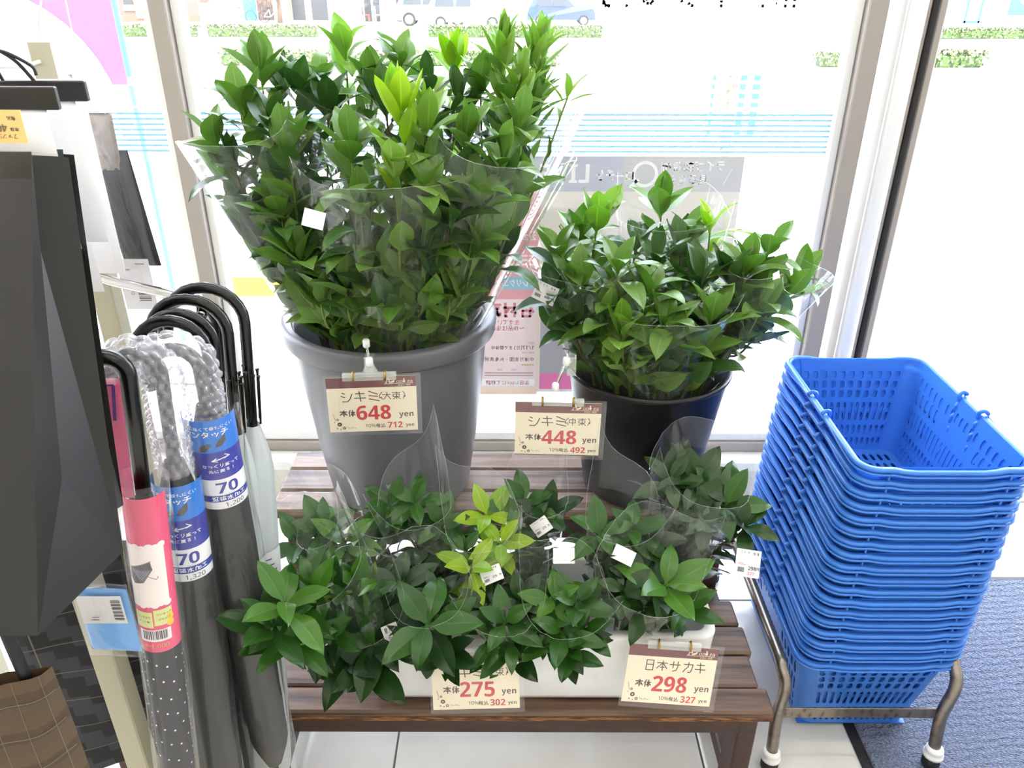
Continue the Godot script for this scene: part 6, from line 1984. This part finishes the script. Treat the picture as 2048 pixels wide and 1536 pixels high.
# a tall gusseted bag, mouth flat and base wide; right side at x, wide w to the left
func gift_bag(label: String, ft: Vector3, fb: Vector3, bt: Vector3, bb: Vector3, w: float) -> Node3D:
	var c := Vector3(fb.x - w * 0.5, fb.y, (fb.z + bb.z) * 0.5)
	var t := thing("gift_bag", label, "bag", c, "black bags on the rack")
	var L := Vector3(-w, 0, 0)
	var sd := begin()
	var front := [ft - c, fb - c, fb + L - c, ft + L - c]
	# front and back panels with a soft buckle
	for k in 2:
		var q: Array = front if k == 0 else [bt - c, bb - c, bb + L - c, bt + L - c]
		var s := begin(true)
		var n := noise(1.0, 2, FastNoiseLite.TYPE_SIMPLEX_SMOOTH, 90 + k)
		var sg := 1.0 if k == 0 else -1.0
		sheet(s, func(u: float, v: float) -> Vector3:
			var a: Vector3 = q[3].lerp(q[0], u)
			var b: Vector3 = q[2].lerp(q[1], u)
			var e := minf(1.0, minf(minf(u, 1.0 - u), minf(v, 1.0 - v)) * 6.0)
			return a.lerp(b, v) + Vector3(0, 0, sg * (0.004 * e + 0.004 * e * n.get_noise_2d(u * 3.0, v * 5.0))), 14, 22)
		part(t, "front_panel" if k == 0 else "back_panel", s, M.black_vinyl)
	for side in 2:
		var off: Vector3 = Vector3.ZERO if side == 0 else L
		var sg := 1.0 if side == 0 else -1.0
		var s := begin()
		var a := ft + off - c
		var b := fb + off - c
		var d := bt + off - c
		var e := bb + off - c
		var ct := a.lerp(d, 0.5) + Vector3(-0.030 * sg, 0.0, 0.0)
		var apex := b.lerp(e, 0.5).lerp(a.lerp(d, 0.5), 0.27) + Vector3(-0.012 * sg, 0, 0)
		var o := Vector3(sg, 0, 0)
		poly(s, [a, ct, apex], o + Vector3(0, 0, -0.2))
		poly(s, [a, apex, b], o + Vector3(0, 0, -0.2))
		poly(s, [ct, d, e], o + Vector3(0, 0, 0.2))
		poly(s, [ct, e, apex], o + Vector3(0, 0, 0.2))
		poly(s, [b, apex, e], o)
		part(t, "gusset", s, M.black_vinyl)
	poly(sd, [fb - c, bb - c, bb + L - c, fb + L - c], Vector3.DOWN)
	part(t, "base", sd, M.black_vinyl)
	for x in [-0.3, -0.7]:
		var s := begin(true)
		tube(s, [ft.lerp(ft + L, -x) - c + Vector3(0, -0.02, 0.0), ft.lerp(ft + L, -x) - c + Vector3(0.01, 0.06, -0.01), ft.lerp(ft + L, 0.5) - c + Vector3(0, 0.138, -0.012)], 0.003, 6)
		part(t, "cord", s, M.ribbon_black)
	return t

# a flat filled pouch standing in its own plane: tl and its edges ex, ey; puffed by d
func pouch(t: Node3D, called: String, tl: Vector3, ex: Vector3, ey: Vector3, d: float, m: Material, sd := 3) -> void:
	var s := begin(true)
	var n := noise(1.0, 2, FastNoiseLite.TYPE_SIMPLEX_SMOOTH, sd)
	var N := ey.cross(ex).normalized()
	for sg in [1.0, -1.0]:
		sheet(s, func(u: float, v: float) -> Vector3:
			var uu: float = u if sg > 0 else 1.0 - u
			var puff := pow(maxf(0.0, sin(PI * uu) * sin(PI * clampf(v, 0.0, 1.0))), 0.35)
			return tl + ex * uu + ey * v + N * sg * (d * 0.5 * puff * (1.0 + 0.25 * n.get_noise_2d(uu * 4.0, v * 6.0 + sg))), 14, 20)
	part(t, called, s, m)

func hanging_goods() -> void:
	gift_bag("large black gusseted bag hanging nearest in front of the rack", Vector3(-0.38, 1.272, -0.640), Vector3(-0.386, 0.918, -0.478), Vector3(-0.378, 1.258, -0.688), Vector3(-0.376, 0.900, -0.606), 0.30)
	gift_bag("black gusseted bag hanging behind the nearest black bag", Vector3(-0.388, 1.262, -0.700), Vector3(-0.392, 0.935, -0.612), Vector3(-0.386, 1.255, -0.712), Vector3(-0.384, 0.930, -0.640), 0.30)
	# white pouches of rainwear
	var t := thing("rainwear_pack", "white rainwear pouch with a blue M mark beside the window", "package", Vector3(-0.545, 1.06, -0.95), "white pouches on the rack")
	pouch(t, "pouch", Vector3(-0.075, 0.235, 0), Vector3(0.125, 0, 0.0), Vector3(0.0, -0.235, 0), 0.016, M.white_pouch, 4)
	part(t, "edge_seam", bbox(Vector3(0.050, 0.0, -0.0008), Vector3(0.058, 0.235, 0.0008)), M.white_pouch)
	var p := pen(flat(Vector3(-0.028, 0.165, 0.0095), Vector3.RIGHT, Vector3.DOWN))
	ink(p, Color(0.22, 0.55, 0.82), 1.0)
	p_rect(p, 0, 0, 0.013, 0.013)
	ink(p, Color(0.95, 0.95, 0.95), 2.0)
	p_text(p, "M", 0.0025, 0.010, 0.0075)
	ink(p, Color(0.55, 0.55, 0.56), 1.0)
	p_rect(p, 0.002, 0.03, 0.012, 0.10)
	ink(p, Color(0.3, 0.65, 0.9), 1.0)
	p_rect(p, 0.066, 0.075, 0.073, 0.095)
	p_done(p, t, "print")
	t = thing("rainwear_pack", "white rainwear pouch hanging low, its corner above the chrome rail end", "package", Vector3(-0.51, 1.072, -0.855), "white pouches on the rack")
	pouch(t, "pouch", Vector3(-0.09, 0.17, 0), Vector3(0.125, 0, 0.0), Vector3(0.008, -0.17, 0), 0.012, M.white_pouch, 6)
	p = pen(flat(Vector3(0.022, 0.075, 0.0065), Vector3.RIGHT, Vector3.DOWN))
	ink(p, Color(0.3, 0.62, 0.88), 1.0)
	p_rect(p, 0, 0, 0.006, 0.018)
	ink(p, Color(0.3, 0.3, 0.32), 1.0)
	p_rect(p, 0.007, 0.004, 0.011, 0.026)
	p_done(p, t, "print")
	# dark folding umbrella in a clear pack with a white label
	t = thing("umbrella_pack", "dark folded cloth in a clear pack with a white barcode label by the window", "package", Vector3(-0.505, 0.985, -1.005))
	pouch(t, "folded_cloth", Vector3(-0.012, 0.195, 0), Vector3(0.030, -0.0, 0), Vector3(0.004, -0.12, 0), 0.02, M.black_vinyl, 12)
	pouch(t, "folded_cloth", Vector3(-0.022, 0.215, -0.004), Vector3(0.048, -0.0, 0), Vector3(0.012, -0.15, 0), 0.018, M.navy_cloth, 13)
	pouch(t, "header", Vector3(-0.014, 0.26, 0), Vector3(0.032, 0, 0), Vector3(-0.002, -0.075, 0), 0.010, M.worn_steel, 14)
	pouch(t, "clear_bag", Vector3(-0.030, 0.268, 0.001), Vector3(0.054, 0, 0), Vector3(0.012, -0.275, 0), 0.034, M.poly_bag, 15)
	part(t, "label_card", bbox(Vector3(-0.012, 0.010, 0.0135), Vector3(0.030, 0.080, 0.0142)), M.white_pouch)
	p = pen(flat(Vector3(-0.012, 0.080, 0.0143), Vector3.RIGHT, Vector3.DOWN))
	ink(p, Color(0.25, 0.24, 0.26), 1.0)
	for k in 22:
		if (k * 7) % 5 != 0:
			p_rect(p, 0.020, 0.034 + k * 0.0011, 0.036, 0.034 + k * 0.0011 + (0.0009 if k % 3 == 0 else 0.0005))
	p_rect(p, 0.004, 0.014, 0.016, 0.0148)
	p_rect(p, 0.024, 0.006, 0.036, 0.0068)
	p_ring(p, Vector2(0.013, 0.047), 0.0018, 0.0005, 12)
	p_rect(p, 0.004, 0.038, 0.014, 0.0386)
	p_done(p, t, "print")
	# white bags with black headers, held by ribbons over a hook
	t = thing("header_bag", "white bag with a black header and black ribbon loop, farther of the two", "bag", Vector3(-0.455, 1.15, -0.80), "white bags with black headers")
	part(t, "header", bbox(Vector3(-0.09, 0.1375, -0.003), Vector3(0.049, 0.156, 0.003), 0.001), M.black_vinyl)
	pouch(t, "body", Vector3(-0.09, 0.138, 0), Vector3(0.125, 0, 0), Vector3(0.0, -0.14, 0), 0.014, M.white_pouch, 17)
	var s := begin(true)
	tube(s, smooth_path([Vector3(-0.028, 0.154, 0.0), Vector3(-0.032, 0.172, 0.0), Vector3(-0.024, 0.182, 0.0), Vector3(0.002, 0.170, 0.002), Vector3(0.006, 0.161, 0.003)], 5), 0.0016, 6)
	tube(s, smooth_path([Vector3(-0.024, 0.182, 0.0), Vector3(-0.010, 0.172, 0.001), Vector3(0.002, 0.154, 0.0)], 5), 0.0018, 6)
	part(t, "ribbon", s, M.ribbon_black)
	t = thing("header_bag", "white bag with a black header, nearer of the two at the edge of view", "bag", Vector3(-0.43, 1.16, -0.685), "white bags with black headers")
	part(t, "header", bbox(Vector3(-0.09, 0.137, -0.003), Vector3(0.057, 0.155, 0.003), 0.001), M.black_vinyl)
	pouch(t, "body", Vector3(-0.09, 0.138, 0), Vector3(0.135, 0, 0), Vector3(0.0, -0.12, 0), 0.012, M.white_pouch, 18)
	# hook with its pale price plate
	t = thing("display_hook", "white wire hook with a small blank pale plate above the black headers", "hook", Vector3(-0.496, 1.296, -0.90))
	part(t, "plate", bbox(Vector3(-0.012, 0.0, -0.001), Vector3(0.012, 0.036, 0.001), 0.0004), M.cream_paint)
	s = begin(true)
	tube(s, [Vector3(-0.25, 0.006, -0.06), Vector3(-0.02, 0.012, 0.004), Vector3(0.0, 0.018, 0.006)], 0.002, 8)
	part(t, "wire", s, M.white_metal)
	# small yellow card hung upside down
	t = thing("yellow_card", "small yellow price card hanging upside down over the black bag", "price card", Vector3(-0.39, 1.286, -0.60))
	part(t, "card", bbox(Vector3(-0.035, 0.0, -0.0004), Vector3(0.0335, 0.0235, 0.0004)), mat("yellow_stock", Color(0.93, 0.78, 0.50), 0.6))
	p = pen(flat(Vector3(0.0335, 0.0, 0.0006), Vector3.LEFT, Vector3.UP))
	ink(p, Color(0.45, 0.38, 0.30), 1.0)
	p_jp(p, "ファンシー", 0.006, 0.003, 0.0035, 0.1)
	p_jp(p, "本体", 0.004, 0.0085, 0.003, 0.14)
	p_text(p, "40", 0.0125, 0.0135, 0.0052)
	p_jp(p, "税込", 0.0045, 0.016, 0.003, 0.12)
	p_done(p, t, "print")
	# light blue pack with a barcode strip
	t = thing("blue_pack", "light blue flat pack with a white barcode strip below the black bags", "package", Vector3(-0.462, 0.70, -0.685))
	pouch(t, "pack", Vector3(-0.030, 0.085, 0), Vector3(0.058, -0.004, 0), Vector3(0.003, -0.088, 0.008), 0.010, M.sky_pouch, 21)
	part(t, "strip", bbox(Vector3(-0.024, 0.040, 0.0108), Vector3(0.026, 0.080, 0.0114)), M.white_pouch)
	p = pen(flat(Vector3(-0.024, 0.080, 0.0116), Vector3.RIGHT, Vector3.DOWN))
	ink(p, Color(0.2, 0.2, 0.22), 1.0)
	for k in 24:
		if (k * 5) % 4 != 0:
			p_rect(p, 0.037, 0.004 + k * 0.0013, 0.048, 0.004 + k * 0.0013 + (0.001 if k % 3 == 0 else 0.0006))
	p_rect(p, 0.012, 0.030, 0.020, 0.0308)
	p_rect(p, 0.010, 0.034, 0.019, 0.0348)
	p_done(p, t, "print")
	pouch(t, "clear_bag", Vector3(-0.036, 0.092, 0), Vector3(0.066, -0.004, 0), Vector3(0.003, -0.105, 0.008), 0.018, M.poly_bag, 22)
	# pink and violet printed sleeve behind
	t = thing("pink_pack", "pink and violet striped pack between the black bag and the umbrellas", "package", Vector3(-0.452, 0.90, -0.775))
	pouch(t, "pack", Vector3(-0.03, 0.10, 0), Vector3(0.052, 0.002, 0), Vector3(0.0, -0.16, 0), 0.012, mat("pink_card", Color(0.88, 0.42, 0.56), 0.4), 24)
	p = pen(flat(Vector3(-0.03, 0.102, 0.0075), Vector3.RIGHT, Vector3.DOWN))
	ink(p, Color(0.34, 0.18, 0.50), 1.0)
	p_poly(p, [Vector2(0.004, 0.006), Vector2(0.047, 0.004), Vector2(0.047, 0.006), Vector2(0.004, 0.008)])
	p_poly(p, [Vector2(0.044, 0.006), Vector2(0.048, 0.006), Vector2(0.040, 0.050), Vector2(0.036, 0.050)])
	p_poly(p, [Vector2(0.006, 0.020), Vector2(0.030, 0.016), Vector2(0.030, 0.019), Vector2(0.006, 0.023)])
	ink(p, Color(0.94, 0.88, 0.90), 1.0)
	for k in 3:
		p_poly(p, [Vector2(0.006, 0.012 + k * 0.016), Vector2(0.034, 0.010 + k * 0.014), Vector2(0.033, 0.0125 + k * 0.014), Vector2(0.006, 0.0155 + k * 0.016)])
	p_done(p, t, "print")
	# white wires that carry the hanging packs
	for w in [["rainwear_pack", Vector3(-0.535, 1.295, -0.95), Vector3(-0.495, 1.405, -0.95)], ["rainwear_pack_001", Vector3(-0.535, 1.24, -0.855), Vector3(-0.495, 1.405, -0.855)], ["umbrella_pack", Vector3(-0.508, 1.25, -1.004), Vector3(-0.508, 1.405, -1.0)],
			["header_bag", Vector3(-0.479, 1.332, -0.80), Vector3(-0.495, 1.405, -0.80)], ["header_bag_001", Vector3(-0.45, 1.315, -0.685), Vector3(-0.495, 1.405, -0.685)], ["pink_pack", Vector3(-0.456, 1.0, -0.775), Vector3(-0.525, 1.10, -0.742)], ["blue_pack", Vector3(-0.463, 0.784, -0.685), Vector3(-0.47, 0.86, -0.60)],
			["display_hook", Vector3(-0.746, 1.302, -0.96), Vector3(-0.76, 1.405, -1.0)], ["yellow_card", Vector3(-0.39, 1.309, -0.60), Vector3(-0.425, 1.405, -0.655)]]:
		var o: Node3D = get_node(w[0])
		s = begin(true)
		tube(s, [w[1] - o.position, (w[1] + w[2]) * 0.5 - o.position + Vector3(0, 0, 0.004), w[2] - o.position], 0.0009, 6)
		part(o, "hanging_wire", s, M.white_metal)
	cloth_bags()

# woven check bags hanging at the foot of the rack
func cloth_bags() -> void:
	mat("check_cloth", Color.WHITE, 0.8).vertex_color_use_as_albedo = true
	for b in 3:
		var label: String = ["dark slate checked cloth bag with thin pale lines below the black bags", "brown woven cloth bag at the lower left edge of view", "brown cloth bag behind the cream post of the rack"][b]
		var at: Vector3 = [Vector3(-0.535, 0.36, -0.80), Vector3(-0.52, 0.42, -0.57), Vector3(-0.505, 0.14, -0.83)][b]
		var t := thing("cloth_bag", label, "bag", at, "cloth bags under the rack")
		var w: float = [0.26, 0.10, 0.18][b]
		var h: float = [0.38, 0.34, 0.30][b]
		var d := 0.03
		var rise: float = [0.205, 0.105, 0.12][b]
		var s := begin(true)
		var turn := Basis(Vector3.UP, [0.35, 0.5, 0.5][b])
		var cols := [[Color(0.23, 0.24, 0.26), Color(0.15, 0.14, 0.16), Color(0.20, 0.19, 0.19)], [Color(0.36, 0.29, 0.21), Color(0.31, 0.25, 0.19), Color(0.34, 0.28, 0.22)], [Color(0.36, 0.27, 0.22), Color(0.33, 0.25, 0.20), Color(0.31, 0.24, 0.20)]]
		var nu := 10
		var nv := 22
		var f := func(u: float, v: float, sg: float) -> Vector3:
			var puff := pow(maxf(0.0, sin(PI * u) * sin(PI * clampf(v * 0.9 + 0.08, 0.0, 1.0))), 0.4)
			return turn * Vector3((u - 0.5) * w, (1.0 - v) * h, sg * d * 0.5 * puff + 0.004 * sin(u * 9.0 + v * 7.0))
		for sg in [1.0, -1.0]:
			for j in nv:
				for i in nu:
					s.set_color(lin(cols[b][(0 if (i + j * 3) % 4 < 2 else 1) if b == 0 else (i * 3 + j) % 3]))
					var q := [f.call(float(i) / nu, float(j) / nv, sg), f.call(float(i + 1) / nu, float(j) / nv, sg), f.call(float(i + 1) / nu, float(j + 1) / nv, sg), f.call(float(i) / nu, float(j + 1) / nv, sg)]
					poly(s, q, turn * Vector3(0, 0, sg))
		part(t, "cloth", s, M.check_cloth)
		var lines := pen(func(q: Vector2, layer: float) -> Vector3: return f.call(q.x, q.y, 1.0) + turn * Vector3(0, 0, 0.0006 * layer))
		ink(lines, Color(0.42, 0.40, 0.33), 1.0)
		for k in 7:
			p_rect(lines, 0.03, 0.08 + k * 0.13, 0.97, 0.0835 + k * 0.13, 20)
		for k in 4:
			for j in 20:
				p_rect(lines, 0.12 + k * 0.25, j / 20.0, 0.127 + k * 0.25, (j + 1) / 20.0)
		p_done(lines, t, "pale_lines")
		s = begin(true)
		tube(s, smooth_path([turn * Vector3(-w * 0.25, h - 0.01, 0), turn * Vector3(-w * 0.2, h + rise * 0.6, -0.01), turn * Vector3(0, h + rise, -0.02), turn * Vector3(w * 0.2, h + rise * 0.6, -0.01), turn * Vector3(w * 0.25, h - 0.01, 0)], 5), 0.006, 8)
		part(t, "strap", s, M.ribbon_black)

func _ready() -> void:
	rng.seed = 20
	view()
	materials()
	leaves_setup()
	lamps()
	room()
	outside()
	bench()
	buckets()
	baskets()
	door_mat()
	big_bunches()
	mid_bunches()
	small_bunches()
	cards()
	rack()
	umbrellas()
	hanging_goods()
